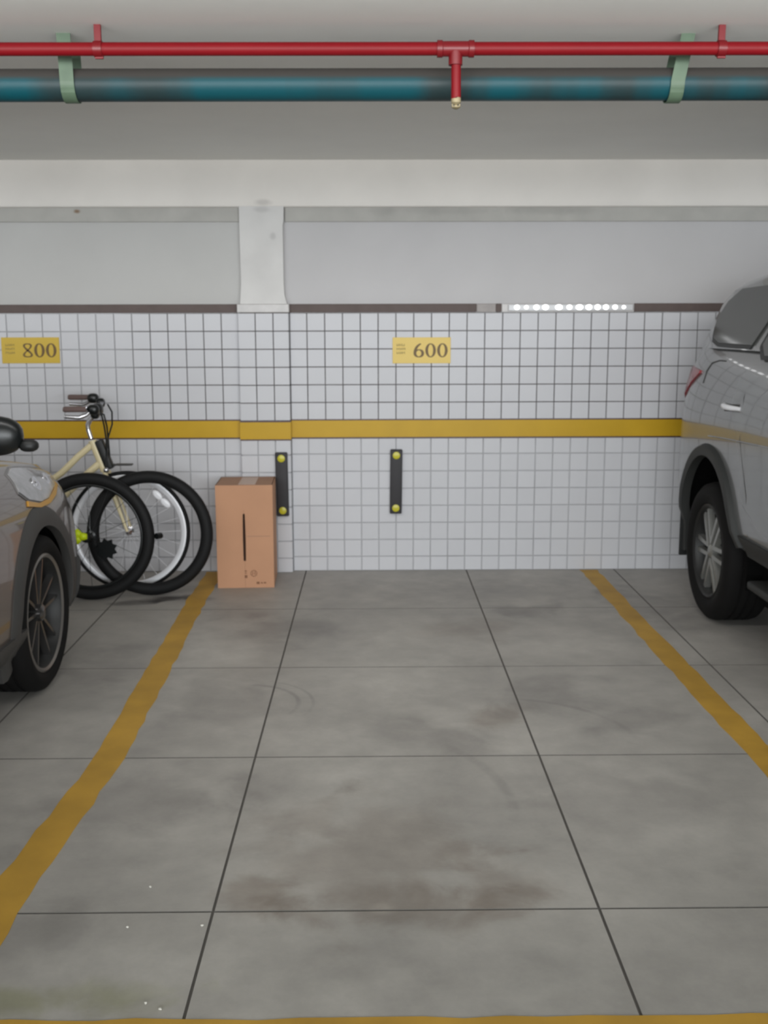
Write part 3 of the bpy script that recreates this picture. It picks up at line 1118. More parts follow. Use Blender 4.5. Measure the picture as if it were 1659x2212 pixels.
tube(bm, [bp(-1.765, 1.127, 0.24), bp(-1.68, 1.127, 0.23), bp(-1.585, 1.105, 0.16), bp(-1.575, 1.075, 0.05), bp(-1.575, 1.06, -0.05), bp(-1.58, 1.09, -0.16), bp(-1.58, 1.10, -0.23), bp(-1.64, 1.092, -0.24)], 0.0115, 12)
obj('handlebar', bm, M.chrome, bk, angle=50)
for (z, y, dx) in ((1.130, 0.24, -0.062), (1.092, -0.24, 0.045)):
    bm = bmesh.new()
    tube(bm, [bp(-1.745 + dx, z + 0.001, y), bp(-1.735 + dx, z, y), bp(-1.62 + dx, z, y * 0.97)], [0.013, 0.0165, 0.0155], 14)
    obj('grip', bm, M.grip, bk, angle=50)
    bm = bmesh.new()
    tube(bm, [bp(-1.60 + dx, z - 0.01, y * 0.9), bp(-1.62 + dx, z - 0.03, y * 0.95), bp(-1.66 + dx, z - 0.046, y), bp(-1.74 + dx, z - 0.040, y)], [0.008, 0.011, 0.012, 0.010], 8)
    obj('brake_lever', bm, M.chrome, bk, angle=50)
    bm = bmesh.new()
    ellipsoid(bm, bp(-1.588 + dx, z - 0.004, y * 0.86), (0.034, 0.03, 0.030), 14, 0.8)
    ellipsoid(bm, bp(-1.566 + dx * 0.5, z - 0.03, y * 0.72), (0.025, 0.03, 0.030), 14, 0.8)
    obj('shifter', bm, M.blackp, bk, True)
bm = bmesh.new()
ellipsoid(bm, bp(-1.572, 1.075, 0.0), (0.030, 0.045, 0.036), 14, 0.7)
obj('bar_clamp', bm, M.blackp, bk, True)
for k, (y0_, y1_) in enumerate(((0.17, 0.012), (-0.17, -0.014), (-0.10, 0.03))):
    bm = bmesh.new()
    tube(bm, [bp(-1.555, 1.09 - 0.01 * k, y0_), bp(-1.520, 1.05, y0_ * 0.7), bp(-1.515, 0.98, (y0_ + y1_) / 2), bp(-1.52, 0.90, y1_ - 0.03), bp(-1.528 + 0.006 * k, 0.80, y1_ - 0.03), bp(-1.53, 0.73, y1_ - 0.03)], 0.005, 8)
    obj('brake_cable', bm, M.blackp, bk, angle=60)
bm = bmesh.new()
box(bm, (-0.024, -0.03, -0.09), (0.024, 0.03, 0.09), 0.012, 2)
o = obj('head_badge', bm, M.seal, bk, angle=40)
o.location = bp(-1.545, 0.812)
o.rotation_euler = (0, -0.34, 0)
bm = bmesh.new()
box(bm, (-0.05, -0.024, -0.004), (0.05, 0.024, 0.005), 0.003, 2)
tube(bm, [(-0.05, 0, 0), (-0.085, 0, -0.012)], 0.008, 8)
o = obj('mudguard_stub', bm, M.cladding, bk, angle=40)
o.location = bp(-1.435, 0.752)
bm = bmesh.new()
ellipsoid(bm, bp(-1.527, 0.727, -0.05), (0.017, 0.017, 0.017), 12)
obj('brake_caliper', bm, M.chrome, bk, True)
bm = bmesh.new()
tube(bm, [bp(-2.205, 0.77), bp(-2.235, 0.86)], 0.013, 12)
obj('seat_post', bm, M.chrome, bk, angle=50)
bm = bmesh.new()
ellipsoid(bm, bp(-2.27, 0.885), (0.13, 0.085, 0.035), 20)
ellipsoid(bm, bp(-2.16, 0.89), (0.09, 0.028, 0.024), 16)
obj('saddle', bm, M.blackp, bk, True)
bm = bmesh.new()
lathe(bm, [(0.075, -0.003), (0.085, -0.002), (0.085, 0.002), (0.075, 0.003)], 'Y', 36)
tube(bm, [(0, -0.02, 0), (0.12, -0.03, -0.11)], 0.009, 8)
tube(bm, [(0, 0.02, 0), (-0.12, 0.03, 0.11)], 0.009, 8)
for a in range(5):
    t = a * 2 * PI / 5
    tube(bm, [(0, 0, 0), (0.08 * math.cos(t), 0, 0.08 * math.sin(t))], 0.006, 6)
o = obj('crankset', bm, M.chrome, bk, angle=40)
o.location = bp(BB[0], BB[1], -0.045)
for sx, sy in ((1, -1), (-1, 1)):
    bm = bmesh.new()
    box(bm, (-0.045, -0.045, -0.012), (0.045, 0.045, 0.012), 0.006, 2)
    o = obj('pedal', bm, M.blackp, bk)
    o.location = bp(BB[0] + sx * 0.12, BB[1] - sx * 0.11, -0.045 + sy * 0.08)

# bare tyre leaning on the bicycle
lt = empty('bicycle_tyre_casing', (-1.291, -0.612, 0), 'bare black bicycle tyre leaning on the bicycle next to the carton', 'tyre')
o = wheel_tyre(lt, 0.365, 0.072, 0.058, name='tyre_casing')
o.location = (0, 0.0, 0.365)
lt.rotation_euler = (-0.03, 0, 0)

# loose spoked wheel with a fat tyre, in front
lw = empty('bicycle_wheel_assembly', (-1.611, -0.712, 0), 'loose fat tyred bicycle wheel with neon yellow hub cap, nearest the car', 'wheel')
o = wheel_tyre(lw, 0.366, 0.070, 0.060)
o.location = (0, 0, 0.366)
bm = bmesh.new()
lathe(bm, [(0.302, -0.014), (0.288, -0.013), (0.285, 0.0), (0.288, 0.013), (0.302, 0.014)], 'Y', 64)
o = obj('rim', bm, M.blackp, lw, True)
o.location = (0, 0, 0.366)
bm = bmesh.new()
lathe(bm, [(0.012, -0.075), (0.020, -0.070), (0.030, -0.05), (0.020, -0.04), (0.018, 0.03), (0.030, 0.035), (0.02, 0.045), (0.008, 0.06)], 'Y', 20, False)
o = obj('hub', bm, M.blackp, lw, angle=35)
o.location = (-0.01, 0, 0.366)
bm = bmesh.new()
for k in range(3):
    a = k * 2 * PI / 3
    tube(bm, [(0, 0, 0), (0.022 * math.cos(a), 0, 0.022 * math.sin(a)), (0.036 * math.cos(a), 0, 0.036 * math.sin(a))], [0.022, 0.018, 0.013], 10)
o = obj('hub_cap', bm, M.neon, lw, True)
o['label'] = 'three lobed neon yellow hub cap'
o.location = (-0.040, -0.082, 0.378)
o.scale = (1.2, 1, 1.2)
bm = bmesh.new()                            # toothed sprocket on the far side of the hub
NT = 9
pol = []
for k in range(NT * 2):
    a = 2 * PI * k / (NT * 2)
    r = 0.066 if k % 2 else 0.048
    pol.append((r * math.cos(a), r * math.sin(a)))
prism(bm, pol, 0.030, 0.036)
o = obj('sprocket', bm, M.blackp, lw)
o.location = (0.080, 0, 0.288)
bm = bmesh.new()
tube(bm, [(0, 0.0, 0), (0.02, 0.03, 0.0)], 0.018, 10)
o = obj('valve_guard', bm, M.blackp, lw)
o.location = (0.375, 0, 0.366)
for s_ in spokes(lw, 0.022, 0.287, 16, 0.03, M.blackp):
    s_.location = (0, 0, 0.366)
lw.rotation_euler = (-0.05, 0, 0)


# ------------------------------------------------------------------ vehicles
def interp(tab, t):
    if t <= tab[0][0]:
        return tab[0][1]
    for (a, va), (b, vb) in zip(tab[:-1], tab[1:]):
        if t <= b:
            k = (t - a) / (b - a)
            return va + (vb - va) * k
    return tab[-1][1]


def smooth_interp(tab, t):
    h = (tab[-1][0] - tab[0][0]) * 0.012
    return sum(interp(tab, t + k * h) for k in (-2, -1, 0, 1, 2)) / 5


class Body:
    """side surface w(u, z): half width at length u from the wall end and height z"""

    def __init__(s, name, label, cat, xc, y0, length, plan, sect, bottom, top, roofz):
        s.xc, s.y0, s.len, s.plan, s.sect, s.bottom, s.top = xc, y0, length, plan, sect, bottom, top
        s.crown = roofz
        s.root = empty(name, (xc, y0 - length / 2, 0), label, cat)

    def w(s, u, z):
        zb, zt = smooth_interp(s.bottom, u), smooth_interp(s.top, u)
        return smooth_interp(s.plan, u) * smooth_interp(s.sect, (z - zb) / (zt - zb))

    def loc(s, u, side, z, off=0.0):
        return Vector((side * (s.w(u, z) + off), s.len / 2 - u, z))

    def shell(s, mat_, arches, name='body'):
        """arches: list of (u, z, rx, rz); faces inside are left open for the wheels"""
        bm = bmesh.new()
        us = []
        u = 0.0
        while u < s.len + 1e-6:
            us.append(min(u, s.len))
            u += 0.012 if (u < 0.1 or u > s.len - 0.1) else 0.03
        NZ = 26
        grid = {}
        for i, u in enumerate(us):
            zb, zt = smooth_interp(s.bottom, u), smooth_interp(s.top, u)
            for side in (-1, 1):
                for k in range(NZ + 1):
                    z = zb + (zt - zb) * k / NZ
                    grid[i, side, k] = bm.verts.new(s.loc(u, side, z))
        for i in range(len(us) - 1):
            for side in (-1, 1):
                for k in range(NZ):
                    q = [grid[i, side, k], grid[i + 1, side, k], grid[i + 1, side, k + 1], grid[i, side, k + 1]]
                    c = sum((v.co for v in q), Vector()) / 4
                    cu = s.len / 2 - c.y
                    if any(((cu - a[0]) / a[2]) ** 2 + ((c.z - a[1]) / a[3]) ** 2 < 1 for a in arches):
                        continue
                    bm.faces.new(q)
            # bonnet / roof and underside
            rows = []
            NT_ = 8
            for ii in (i, i + 1):
                if ('t', ii) not in grid:
                    L_, R_ = grid[ii, -1, NZ].co, grid[ii, 1, NZ].co
                    lst = [grid[ii, -1, NZ]]
                    for t in range(1, NT_):
                        p = L_.lerp(R_, t / NT_)
                        p.z += s.crown * (1 - (2 * t / NT_ - 1) ** 2)
                        lst.append(bm.verts.new(p))
                    lst.append(grid[ii, 1, NZ])
                    grid['t', ii] = lst
                rows.append(grid['t', ii])
            for t in range(NT_):
                bm.faces.new((rows[0][t], rows[0][t + 1], rows[1][t + 1], rows[1][t]))
            if not any(abs(s.len / 2 - (grid[i, 1, 0].co.y + grid[i + 1, 1, 0].co.y) / 2 - 0 - 0) < 0 for a in arches):
                bm.faces.new((grid[i, -1, 0], grid[i + 1, -1, 0], grid[i + 1, 1, 0], grid[i, 1, 0]))
        for ii in (0, len(us) - 1):
            loop = [grid[ii, -1, k] for k in range(NZ + 1)] + grid['t', ii][1:-1] + [grid[ii, 1, k] for k in range(NZ, -1, -1)]
            bm.faces.new(loop)
        return obj(name, bm, mat_, s.root, angle=38)

    def panel(s, name, mat_, pts, side=-1, off=0.004, thick=0.01, n=6, smooth=True, parent=None):
        """a thin slab that follows the side surface; pts = quad-like outline [(u, z)...] given as two edges of equal length: lower, upper"""
        lo, hi = pts
        bm = bmesh.new()
        A, B_ = [], []
        for (a, b) in zip(lo, hi):
            ra, rb = [], []
            for k in range(n + 1):
                u, z = a[0] + (b[0] - a[0]) * k / n, a[1] + (b[1] - a[1]) * k / n
                ra.append(bm.verts.new(s.loc(u, side, z, off)))
                rb.append(bm.verts.new(s.loc(u, side, z, off - thick)))
            A.append(ra)
            B_.append(rb)
        m = len(A)
        for i in range(m - 1):
            for k in range(n):
                bm.faces.new((A[i][k], A[i + 1][k], A[i + 1][k + 1], A[i][k + 1]))
                bm.faces.new((B_[i][k], B_[i][k + 1], B_[i + 1][k + 1], B_[i + 1][k]))
            bm.faces.new((A[i][0], B_[i][0], B_[i + 1][0], A[i + 1][0]))
            bm.faces.new((A[i][n], A[i + 1][n], B_[i + 1][n], B_[i][n]))
        for k in range(n):
            bm.faces.new((A[0][k], A[0][k + 1], B_[0][k + 1], B_[0][k]))
            bm.faces.new((A[m - 1][k], B_[m - 1][k], B_[m - 1][k + 1], A[m - 1][k + 1]))
        return obj(name, bm, mat_, parent or s.root, angle=35)

    def flare(s, name, mat_, u0, z0, rx, rz, band_, out, side, a0=-12, a1=192, skip=None):
        """wheel arch band between ellipse (rx, rz) and band_ wider"""
        bm = bmesh.new()
        n = 40
        rings = []
        for k in range(n + 1):
            a = math.radians(a0 + (a1 - a0) * k / n)
            pts = []
            for (gr, off) in ((-0.012, -0.025), (-0.012, out * 0.8), (0.012, out), (band_ * 0.75, out * 0.9), (band_, 0.002), (band_, -0.03)):
                u = u0 - (rx + gr) * math.cos(a)
                z = z0 + (rz + gr) * math.sin(a)
                pts.append(bm.verts.new(s.loc(u, side, max(z, 0.16), off)))
            rings.append(pts)
        for a, b in zip(rings[:-1], rings[1:]):
            for k in range(5):
                bm.faces.new((a[k], b[k], b[k + 1], a[k + 1]))
        bm.faces.new(rings[0])
        bm.faces.new(rings[-1])
        return obj(name, bm, mat_, s.root, angle=40)

    def housing(s, u0, z0, rx, rz, side, deep=0.34):
        bm = bmesh.new()
        n = 24
        r = []
        for k in range(n + 1):
            a = math.radians(-10 + 200 * k / n)
            u = u0 - (rx + 0.02) * math.cos(a)
            z = max(z0 + (rz + 0.02) * math.sin(a), 0.17)
            wo = s.w(u, min(max(z, 0.25), 1.0)) - 0.012
            r.append((bm.verts.new((side * wo, s.len / 2 - u, z)), bm.verts.new((side * (wo - deep), s.len / 2 - u, z))))
        for a, b in zip(r[:-1], r[1:]):
            bm.faces.new((a[0], a[1], b[1], b[0]))
        bm.faces.new([q[1] for q in r])
        return obj('wheel_housing', bm, M.housing, s.root)


def car_wheel(parent, loc, side, R, width, rim_r, style, rot=0.0, steer=0.0):
    """wheel built about the X axis; outer face toward side"""
    e = bpy.data.objects.new('wheel', None)
    C.objects.link(e)
    e.parent = parent
    e.location = loc
    e.rotation_euler = (0, 0, steer)
    hw = width / 2
    bm = bmesh.new()
    pr = [(rim_r - 0.004, -hw * 0.72), (rim_r + 0.012, -hw * 0.92), ((rim_r + R) / 2, -hw * 1.02), (R - 0.03, -hw * 0.97), (R - 0.008, -hw * 0.82), (R, -hw * 0.6)]
    for g in (-0.36, 0.0, 0.36):
        pr += [(R, hw * g - 0.008), (R - 0.009, hw * g - 0.005), (R - 0.009, hw * g + 0.005), (R, hw * g + 0.008)]
    pr += [(R, hw * 0.6), (R - 0.008, hw * 0.82), (R - 0.03, hw * 0.97), ((rim_r + R) / 2, hw * 1.02), (rim_r + 0.012, hw * 0.92), (rim_r - 0.004, hw * 0.72)]
    lathe(bm, pr, 'X', 72)
    obj('tyre', bm, M.tyre, e, angle=50)
    so = side
    bm = bmesh.new()
    lathe(bm, [(rim_r + 0.006, so * hw * 0.86), (rim_r - 0.006, so * hw * 0.90), (rim_r - 0.016, so * hw * 0.80), (rim_r - 0.03, so * hw * 0.2), (rim_r - 0.03, -so * hw * 0.7), (rim_r + 0.004, -so * hw * 0.8), (rim_r + 0.004, so * hw * 0.5)], 'X', 64)
    obj('rim', bm, M.barrel, e, angle=40)
    bm = bmesh.new()
    lathe(bm, [(rim_r + 0.007, so * hw * 0.87), (rim_r - 0.002, so * hw * 0.93), (rim_r - 0.012, so * hw * 0.86), (rim_r - 0.004, so * hw * 0.80)], 'X', 64)
    obj('rim_lip', bm, M.alloy_lip if style == 'twin5' else M.barrel, e, angle=40)
    bm = bmesh.new()
    lathe(bm, [(0.03, so * hw * 0.12), (rim_r * 0.68, so * hw * 0.10), (rim_r * 0.68, so * hw * -0.02), (0.03, so * hw * -0.02)], 'X', 40)
    obj('brake_disc', bm, M.brake, e)
    nsp = 5 if style == 'twin5' else 6
    for k in range(nsp):
        a = rot + 2 * PI * k / nsp
        bm = bmesh.new()
        for s in (-1, 1):                    # each spoke forks into two blades
            p0 = (0.035, (0.012 if style == 'twin5' else 0.024) * s)
            p1 = (rim_r - 0.008, (0.058 if style == 'twin5' else 0.034) * s)
            bw0, bw1 = (0.010, 0.008) if style == 'twin5' else (0.015, 0.017)
            q = []
            for (r, t), bw in ((p0, bw0), (((p0[0] + p1[0]) / 2, p1[1] * (0.62 if style == 'twin5' else 0.85)), bw0), (p1, bw1)):
                xo = so * hw * (0.74 - (0.12 if style == 'twin5' else -0.06) * (1 - r / rim_r))
                for tt, xx in ((t - bw, xo - so * 0.03), (t - bw * 0.7, xo), (t + bw * 0.7, xo), (t + bw, xo - so * 0.03)):
                    q.append(bm.verts.new((xx, r * math.cos(a) - tt * math.sin(a), r * math.sin(a) + tt * math.cos(a))))
            for j in range(2):
                for m_ in range(4):
                    bm.faces.new((q[j * 4 + m_], q[j * 4 + (m_ + 1) % 4], q[(j + 1) * 4 + (m_ + 1) % 4], q[(j + 1) * 4 + m_]))
            bm.faces.new(q[:4])
            bm.faces.new(q[8:])
        obj('wheel_spoke', bm, M.alloy_dark if style == 'twin5' else M.alloy_mid, e)
    bm = bmesh.new()
    lathe(bm, [(0.0, so * hw * 0.84), (0.022, so * hw * 0.84), (0.036, so * hw * 0.76), (0.040, so * hw * 0.40), (0.0, so * hw * 0.40)], 'X', 24)
    obj('hub_cap', bm, M.alloy_dark if style == 'twin5' else M.alloy_mid, e, angle=40)
    return e


# --- silver off-roader on the right, parked tail to the wall
SY0 = -0.30
suv = Body('off_roader', 'silver off-roader parked tail to the wall in the right bay', 'car', 2.685, SY0, 4.7,
           [(0, 0.70), (0.04, 0.80), (0.12, 0.865), (0.25, 0.91), (0.45, 0.93), (0.9, 0.935), (3.6, 0.935), (4.1, 0.90), (4.4, 0.84), (4.6, 0.72), (4.7, 0.55)],
           [(0, 0.95), (0.08, 0.99), (0.2, 1.0), (0.5, 1.0), (0.62, 0.995), (0.76, 0.97), (0.88, 0.935), (0.96, 0.90), (1.0, 0.86)],
           [(0, 0.44), (0.5, 0.44), (1.3, 0.47), (3.4, 0.45), (4.05, 0.42), (4.15, 0.24), (4.7, 0.22)],
           [(0, 1.36), (0.12, 1.42), (0.4, 1.45), (3.1, 1.40), (3.4, 1.22), (4.2, 1.12), (4.6, 0.98), (4.7, 0.85)], 0.03)
WU, WZ, WR = 0.865, 0.365, 0.365
FU = 3.62
ar = [(WU, WZ, 0.47, 0.535), (FU, WZ, 0.47, 0.535)]
suv.shell(M.silver_paint, ar)
R0 = suv.root
for side in (-1, 1):
    for u in (WU, FU):
        suv.flare('wheel_arch_flare', M.flare, u, WZ, 0.455, 0.52, 0.05, 0.028, side, -10, 168)
        suv.housing(u, WZ, 0.47, 0.535, side)
        car_wheel(R0, (side * (0.935 - 0.135), suv.len / 2 - u, WR), side, WR, 0.255, 0.245, 'twin6', rot=0.0)
# greenhouse: side planes lean inward from the belt to the roof
GB = [(0.16, 1.40), (0.30, 1.62), (0.55, 1.755)]


def gx(z):                                   # half width of the cabin side at height z
    return 0.842 - 0.30 * (z - 1.42)


bm = bmesh.new()
stn = [(0.10, 1.40, 1.41), (0.22, 1.41, 1.56), (0.36, 1.42, 1.68), (0.58, 1.42, 1.755), (1.0, 1.42, 1.80), (2.2, 1.41, 1.80), (2.7, 1.40, 1.74), (3.15, 1.38, 1.46), (3.3, 1.36, 1.38)]
rows = []
for u, zb, zt in stn:
    sh = max(0.0, 0.5 - u) * 0.22
    y = suv.len / 2 - u
    half = [(gx(zb) - sh, zb), (gx((zb + zt) / 2) - sh, (zb + zt) / 2), (gx(zt) - sh, zt - 0.03 * (zt - zb) / 0.35), (gx(zt) - 0.06 - sh, zt + 0.012), (0.35, zt + 0.035)]
    rows.append([bm.verts.new((-x, y, z)) for x, z in half] + [bm.verts.new((x, y, z)) for x, z in half[::-1]])
for a, b in zip(rows[:-1], rows[1:]):
    for k in range(len(a) - 1):
        bm.faces.new((a[k], a[k + 1], b[k + 1], b[k]))
bm.faces.new(rows[0])
bm.faces.new(rows[-1])
obj('cabin', bm, M.silver_paint, R0, angle=35)


def side_slab(name, poly, off, thick, mat_, side, parent, sweep=0.0):
    """polygon [(u, z)] on the leaning cabin side"""
    bm = bmesh.new()
    f, b = [], []
    for u, z in poly:
        sh = max(0.0, 0.5 - u) * 0.22
        x = gx(z) - sh
        f.append(bm.verts.new((side * (x + off), suv.len / 2 - u, z)))
        b.append(bm.verts.new((side * (x + off - thick), suv.len / 2 - u, z)))
    bm.faces.new(f)
    bm.faces.new(b[::-1])
    n = len(poly)
    for i in range(n):
        bm.faces.new((f[i], b[i], b[(i + 1) % n], f[(i + 1) % n]))
    bmesh.ops.triangulate(bm, faces=[q for q in bm.faces if len(q.verts) > 4])
    return obj(name, bm, mat_, parent)


QW = [(0.55, 1.475), (0.66, 1.452), (1.16, 1.446), (1.30, 1.60), (1.40, 1.735), (0.74, 1.73), (0.58, 1.67), (0.50, 1.59), (0.50, 1.53)]
QS = [(u - 0.022, z - 0.020) for u, z in QW]
DW = [(1.30, 1.452), (1.37, 1.40), (2.05, 1.40), (2.05, 1.715), (1.53, 1.72), (1.42, 1.62)]
FW = [(2.13, 1.44), (2.85, 1.43), (2.62, 1.69), (2.13, 1.71)]


def grow(poly, k):
    cx_ = sum(p[0] for p in poly) / len(poly)
    cz = sum(p[1] for p in poly) / len(poly)
    out = []
    for u, z in poly:
        d = Vector((u - cx_, z - cz))
        d = d * (1 + k / max(d.length, 1e-3))
        out.append((cx_ + d.x, cz + d.y))
    return out


for side in (-1, 1):
    for poly, nm in ((QW, 'quarter_window'), (DW, 'door_window'), (FW, 'door_window')):
        fr = side_slab('window_seal', QS if poly is QW else grow(poly, 0.042), 0.006, 0.016, M.seal, side, R0)
        side_slab(nm, poly, 0.010, 0.012, M.glass, side, R0)
for side in (-1, 1):
    suv.panel('tail_lamp', M.red_lens, ([(0.03, 1.09), (0.13, 1.10), (0.25, 1.16), (0.38, 1.23), (0.50, 1.285)], [(0.03, 1.315), (0.13, 1.315), (0.25, 1.315), (0.38, 1.31), (0.50, 1.30)]), side, 0.012, 0.03)
    # handle, fuel flap and shut lines
    hd = suv.panel('handle_recess', M.cladding, ([(1.04, 1.118), (1.24, 1.130)], [(1.04, 1.150), (1.24, 1.165)]), side, 0.0015, 0.01)
    bm = bmesh.new()
    a, b = suv.loc(1.02, side, 1.150, 0.014), suv.loc(1.26, side, 1.142, 0.014)
    m_ = a.lerp(b, 0.5) + Vector((side * 0.022, 0, 0))
    tube(bm, [a - Vector((side * 0.016, 0, 0)), a.lerp(m_, 0.5), m_, b.lerp(m_, 0.5), b - Vector((side * 0.016, 0, 0))], [0.010, 0.013, 0.014, 0.013, 0.010], 12)
    obj('door_handle', bm, M.alu, R0, angle=50)
    if side == -1:
        bm = bmesh.new()
        pth = [(0.60, 1.235), (0.60, 1.30), (0.64, 1.345), (0.74, 1.36), (0.84, 1.36)]
        tube(bm, [suv.loc(u, side, z, 0.001) for u, z in pth], 0.0035, 6)
        obj('fuel_flap_gap', bm, M.cladding, R0)
    bm = bmesh.new()
    tube(bm, [suv.loc(u, side, z, 0.0005) for u, z in ((1.26, 1.40), (1.27, 1.2), (1.32, 1.0), (1.45, 0.75), (1.47, 0.55))], 0.002, 6)
    obj('door_gap', bm, M.cladding, R0)
    bm = bmesh.new()
    tube(bm, [suv.loc(u, side, z, 0.002) for u, z in ((0.85, 0.975), (1.2, 0.99), (1.7, 1.005), (2.4, 1.0), (3.2, 0.98))], 0.0035, 6)
    obj('waist_crease', bm, M.silver_paint, R0, angle=60)
    suv.panel('lower_sill', M.flare, ([(1.42, 0.455), (2.2, 0.455), (3.05, 0.45)], [(1.36, 0.545), (2.2, 0.545), (3.12, 0.54)]), side, 0.012, 0.02)
    bm = bmesh.new()
    box(bm, (side * 0.86 - 0.065, -0.92, 0.315), (side * 0.86 + 0.095 * (1 if side > 0 else 1) - (0 if side > 0 else 0.03), 0.86, 0.355), 0.012, 2)
    obj('running_board', bm, M.flare, R0, angle=40)
    for yy in (-0.7, 0.0, 0.7):
        bm = bmesh.new()
        tube(bm, [(side * 0.86, yy, 0.335), (side * 0.74, yy, 0.36), (side * 0.66, yy, 0.47)], 0.018, 8)
        obj('board_bracket', bm, M.housing, R0)
bm = bmesh.new()
wq = [(-0.72, 3.17, 1.452), (0.72, 3.17, 1.452), (0.62, 2.70, 1.752), (-0.62, 2.70, 1.752)]
fr = [bm.verts.new((x, suv.len / 2 - u - 0.012, z + 0.014)) for x, u, z in wq]
bk_ = [bm.verts.new((x, suv.len / 2 - u + 0.01, z - 0.004)) for x, u, z in wq]
bm.faces.new(fr)
bm.faces.new(bk_[::-1])
for i in range(4):
    bm.faces.new((fr[i], bk_[i], bk_[(i + 1) % 4], fr[(i + 1) % 4]))
obj('windscreen', bm, M.glass, R0)
for side in (-1, 1):
    bm = bmesh.new()
    box(bm, (side * 0.80 - 0.12, -0.008, 0.24), (side * 0.80 + 0.12, 0.008, 0.62), 0.004)
    o = obj('mud_flap', bm, M.seal, R0)
    o.location = (0, suv.len / 2 - 0.375, 0)
bm = bmesh.new()
box(bm, (-0.80, -1.2, 0.19), (0.80, 1.05, 0.48), 0.03, 2)
obj('underbody', bm, M.housing, R0)

# --- grey-brown crossover on the left, nose to the wall
CY0 = -1.27
car = Body('crossover', 'grey-brown crossover with black mirror parked left of the bicycle', 'car', -2.285, CY0, 4.4,
           [(0, 0.60), (0.05, 0.70), (0.14, 0.785), (0.28, 0.845), (0.44, 0.88), (0.65, 0.895), (1.0, 0.90), (3.6, 0.90), (4.1, 0.86), (4.3, 0.78), (4.4, 0.62)],
           [(0, 0.93), (0.10, 0.985), (0.25, 1.0), (0.45, 1.0), (0.60, 0.992), (0.72, 0.975), (0.84, 0.935), (0.93, 0.88), (1.0, 0.80)],
           [(0, 0.20), (0.3, 0.20), (0.8, 0.24), (3.4, 0.24), (4.0, 0.28), (4.4, 0.34)],
           [(0, 0.78), (0.1, 0.84), (0.3, 0.89), (0.8, 0.955), (1.35, 1.0), (1.7, 1.03), (4.0, 1.02), (4.4, 0.95)], 0.05)
CWU, CWZ, CWR = 0.955, 0.335, 0.335
CFU = 3.45
car.shell(M.brown_paint, [(CWU, CWZ, 0.40, 0.40), (CFU, CWZ, 0.40, 0.40)])
R1 = car.root
for side in (-1, 1):
    for u in (CWU, CFU):
        car.flare('wheel_arch_cladding', M.cladding, u, CWZ, 0.385, 0.385, 0.075, 0.016, side, -22, 202)
        car.housing(u, CWZ, 0.40, 0.40, side)
        car_wheel(R1, (side * (0.90 - 0.115), car.len / 2 - u, CWR), side, CWR, 0.225, 0.248, 'twin5', rot=math.radians(90))
    car.panel('sill_cladding', M.cladding, ([(1.25, 0.245), (2.2, 0.245), (3.02, 0.245)], [(1.25, 0.35), (2.2, 0.35), (3.02, 0.35)]), side, 0.014, 0.03)
    car.panel('bumper_cladding', M.cladding, ([(0.05, 0.205), (0.14, 0.205), (0.28, 0.21), (0.42, 0.22)], [(0.05, 0.34), (0.14, 0.36), (0.28, 0.42), (0.40, 0.46)]), side, 0.014, 0.03)
    # headlight swept back over the wing, with an amber corner
    lo = [(0.40, 0.845), (0.52, 0.825), (0.74, 0.800), (0.87, 0.803), (1.00, 0.832), (1.06, 0.872)]
    hi = [(0.37, 0.868), (0.47, 0.893), (0.62, 0.915), (0.76, 0.935), (0.88, 0.948), (1.00, 0.935)]
    bz = car.panel('lamp_bezel', M.lamp_bezel, ([(u - (0.012 if k < 2 else -0.012 if k > 3 else 0), z - 0.007) for k, (u, z) in enumerate(lo)], [(u - (0.012 if k < 2 else -0.012 if k > 3 else 0), z + 0.006) for k, (u, z) in enumerate(hi)]), side, 0.004, 0.02)
    hl = car.panel('headlight', M.lamp_lens, (lo, hi), side, 0.009, 0.02)
    for (u, z, q) in ((0.60, 0.862, 0.030), (0.80, 0.868, 0.036)):
        bm = bmesh.new()
        lathe(bm, [(q, 0.0), (q, 0.004), (q * 0.8, 0.006), (q * 0.35, 0.002), (q * 0.35, 0.0)], 'X', 24)
        o = obj('lamp_bowl', bm, M.chrome, hl, angle=40)
        o.location = car.loc(u, side, z, 0.008)
        o.rotation_euler = (0, 0.5 * side * -1, 0)
    car.panel('corner_lamp', M.amber, ([(0.44, 0.815), (0.60, 0.793), (0.75, 0.778), (0.90, 0.782), (1.04, 0.808)], [(0.46, 0.834), (0.60, 0.812), (0.75, 0.797), (0.90, 0.800), (1.02, 0.828)]), side, 0.008, 0.02)
bm = bmesh.new()
box(bm, (-0.75, -1.7, 0.19), (0.75, 1.9, 0.30), 0.03, 2)
obj('underbody', bm, M.housing, R1)
# cabin
bm = bmesh.new()
rows = []
for u, zb, zt in [(1.45, 0.98, 1.00), (1.75, 1.0, 1.18), (2.1, 1.0, 1.42), (2.35, 1.0, 1.50), (2.9, 1.0, 1.53), (3.6, 1.0, 1.49), (4.0, 1.0, 1.30), (4.25, 0.99, 1.02)]:
    y = car.len / 2 - u
    gx2 = lambda z: 0.74 - 0.34 * (z - 1.0)
    half = [(gx2(zb), zb), (gx2((zb + zt) / 2), (zb + zt) / 2), (gx2(zt), zt - 0.02), (gx2(zt) - 0.06, zt + 0.01), (0.3, zt + 0.03)]
    rows.append([bm.verts.new((-x, y, z)) for x, z in half] + [bm.verts.new((x, y, z)) for x, z in half[::-1]])
for a, b in zip(rows[:-1], rows[1:]):
    for k in range(len(a) - 1):
        bm.faces.new((a[k], a[k + 1], b[k + 1], b[k]))
bm.faces.new(rows[0])
bm.faces.new(rows[-1])
obj('cabin', bm, M.brown_paint, R1, angle=35)
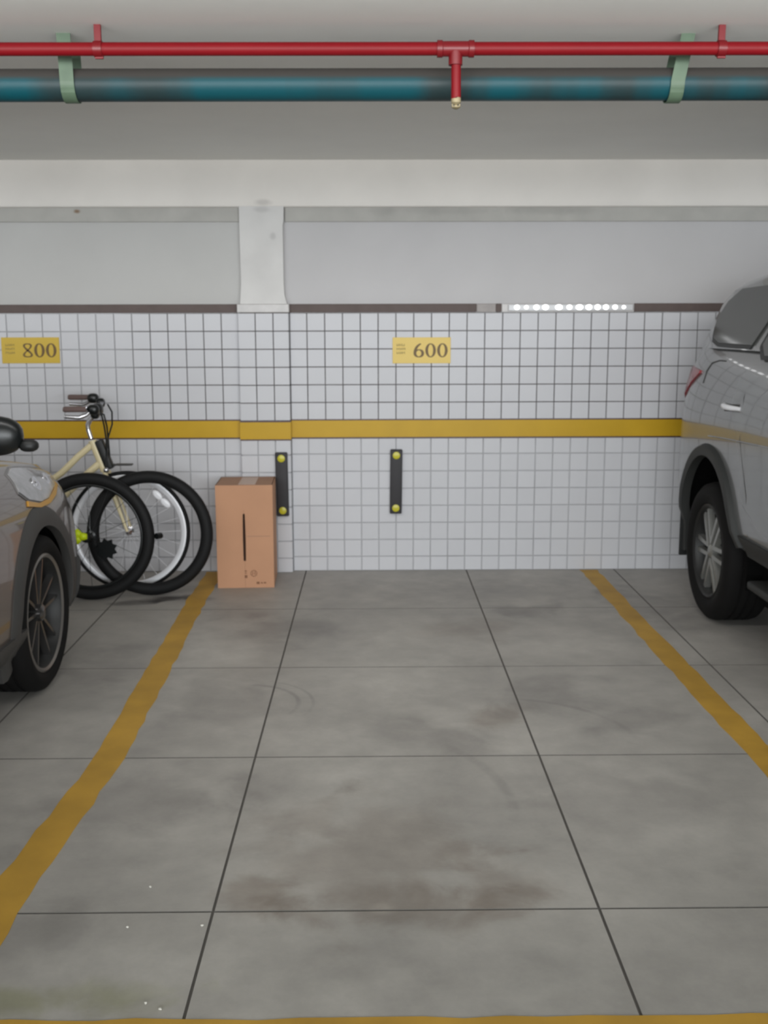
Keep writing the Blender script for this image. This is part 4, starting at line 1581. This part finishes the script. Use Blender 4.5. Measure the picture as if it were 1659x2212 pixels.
for side in (-1, 1):
    for poly in ([(1.95, 1.03), (2.65, 1.03), (2.65, 1.44), (2.25, 1.42), (2.1, 1.32)], [(2.73, 1.03), (3.5, 1.03), (3.5, 1.40), (2.73, 1.45)]):
        bm = bmesh.new()
        f = [bm.verts.new((side * (gx2(z) + 0.006), car.len / 2 - u, z)) for u, z in poly]
        b = [bm.verts.new((side * (gx2(z) - 0.006), car.len / 2 - u, z)) for u, z in poly]
        bm.faces.new(f)
        bm.faces.new(b[::-1])
        for i in range(len(poly)):
            j = (i + 1) % len(poly)
            bm.faces.new((f[i], b[i], b[j], f[j]))
        obj('door_window', bm, M.glass, R1)
    bm = bmesh.new()
    cxm, cym, czm = side * 0.962, car.len / 2 - (CY0 + 2.95), 1.163
    ellipsoid(bm, (cxm, cym, czm), (0.112, 0.055, 0.070), 24, 0.82)
    mh = obj('mirror', bm, M.blackp, R1, True)
    bm = bmesh.new()
    tube(bm, [(side * 0.93, cym, 1.11), (side * 0.82, cym, 1.05), (side * 0.70, cym + 0.02, 1.02)], [0.03, 0.03, 0.035], 10)
    obj('mirror_arm', bm, M.blackp, mh, True)
    bm = bmesh.new()
    ellipsoid(bm, (side * 1.088, cym + 0.01, 1.128), (0.034, 0.03, 0.022), 14, 0.85)
    obj('mirror_indicator', bm, M.seal, mh, True)

# ------------------------------------------------------------------ specks of litter on the floor
for x, y, lb in ((-0.621, -3.90, 'white crumb on the floor farthest from the yellow front line'),
                 (-0.639, -4.10, 'white crumb on the floor nearest the left yellow line'),
                 (-0.447, -4.095, 'white crumb on the floor beside the long floor joint'),
                 (-0.526, -4.414, 'white crumb in the greenish patch, left one of the pair'),
                 (-0.488, -4.436, 'white crumb at the edge of the front yellow line, right one of the pair')):
    bm = bmesh.new()
    ellipsoid(bm, (0, 0, 0.002), (0.004, 0.0034, 0.0025), 8)
    for v in bm.verts:
        v.co += Vector((random.uniform(-1, 1), random.uniform(-1, 1), 0)) * 0.0012
    o = obj('litter_crumb', bm, M.chip)
    o.location = (x, y, 0.0)
    tag(o, lb, 'litter', 'white crumbs on the floor')
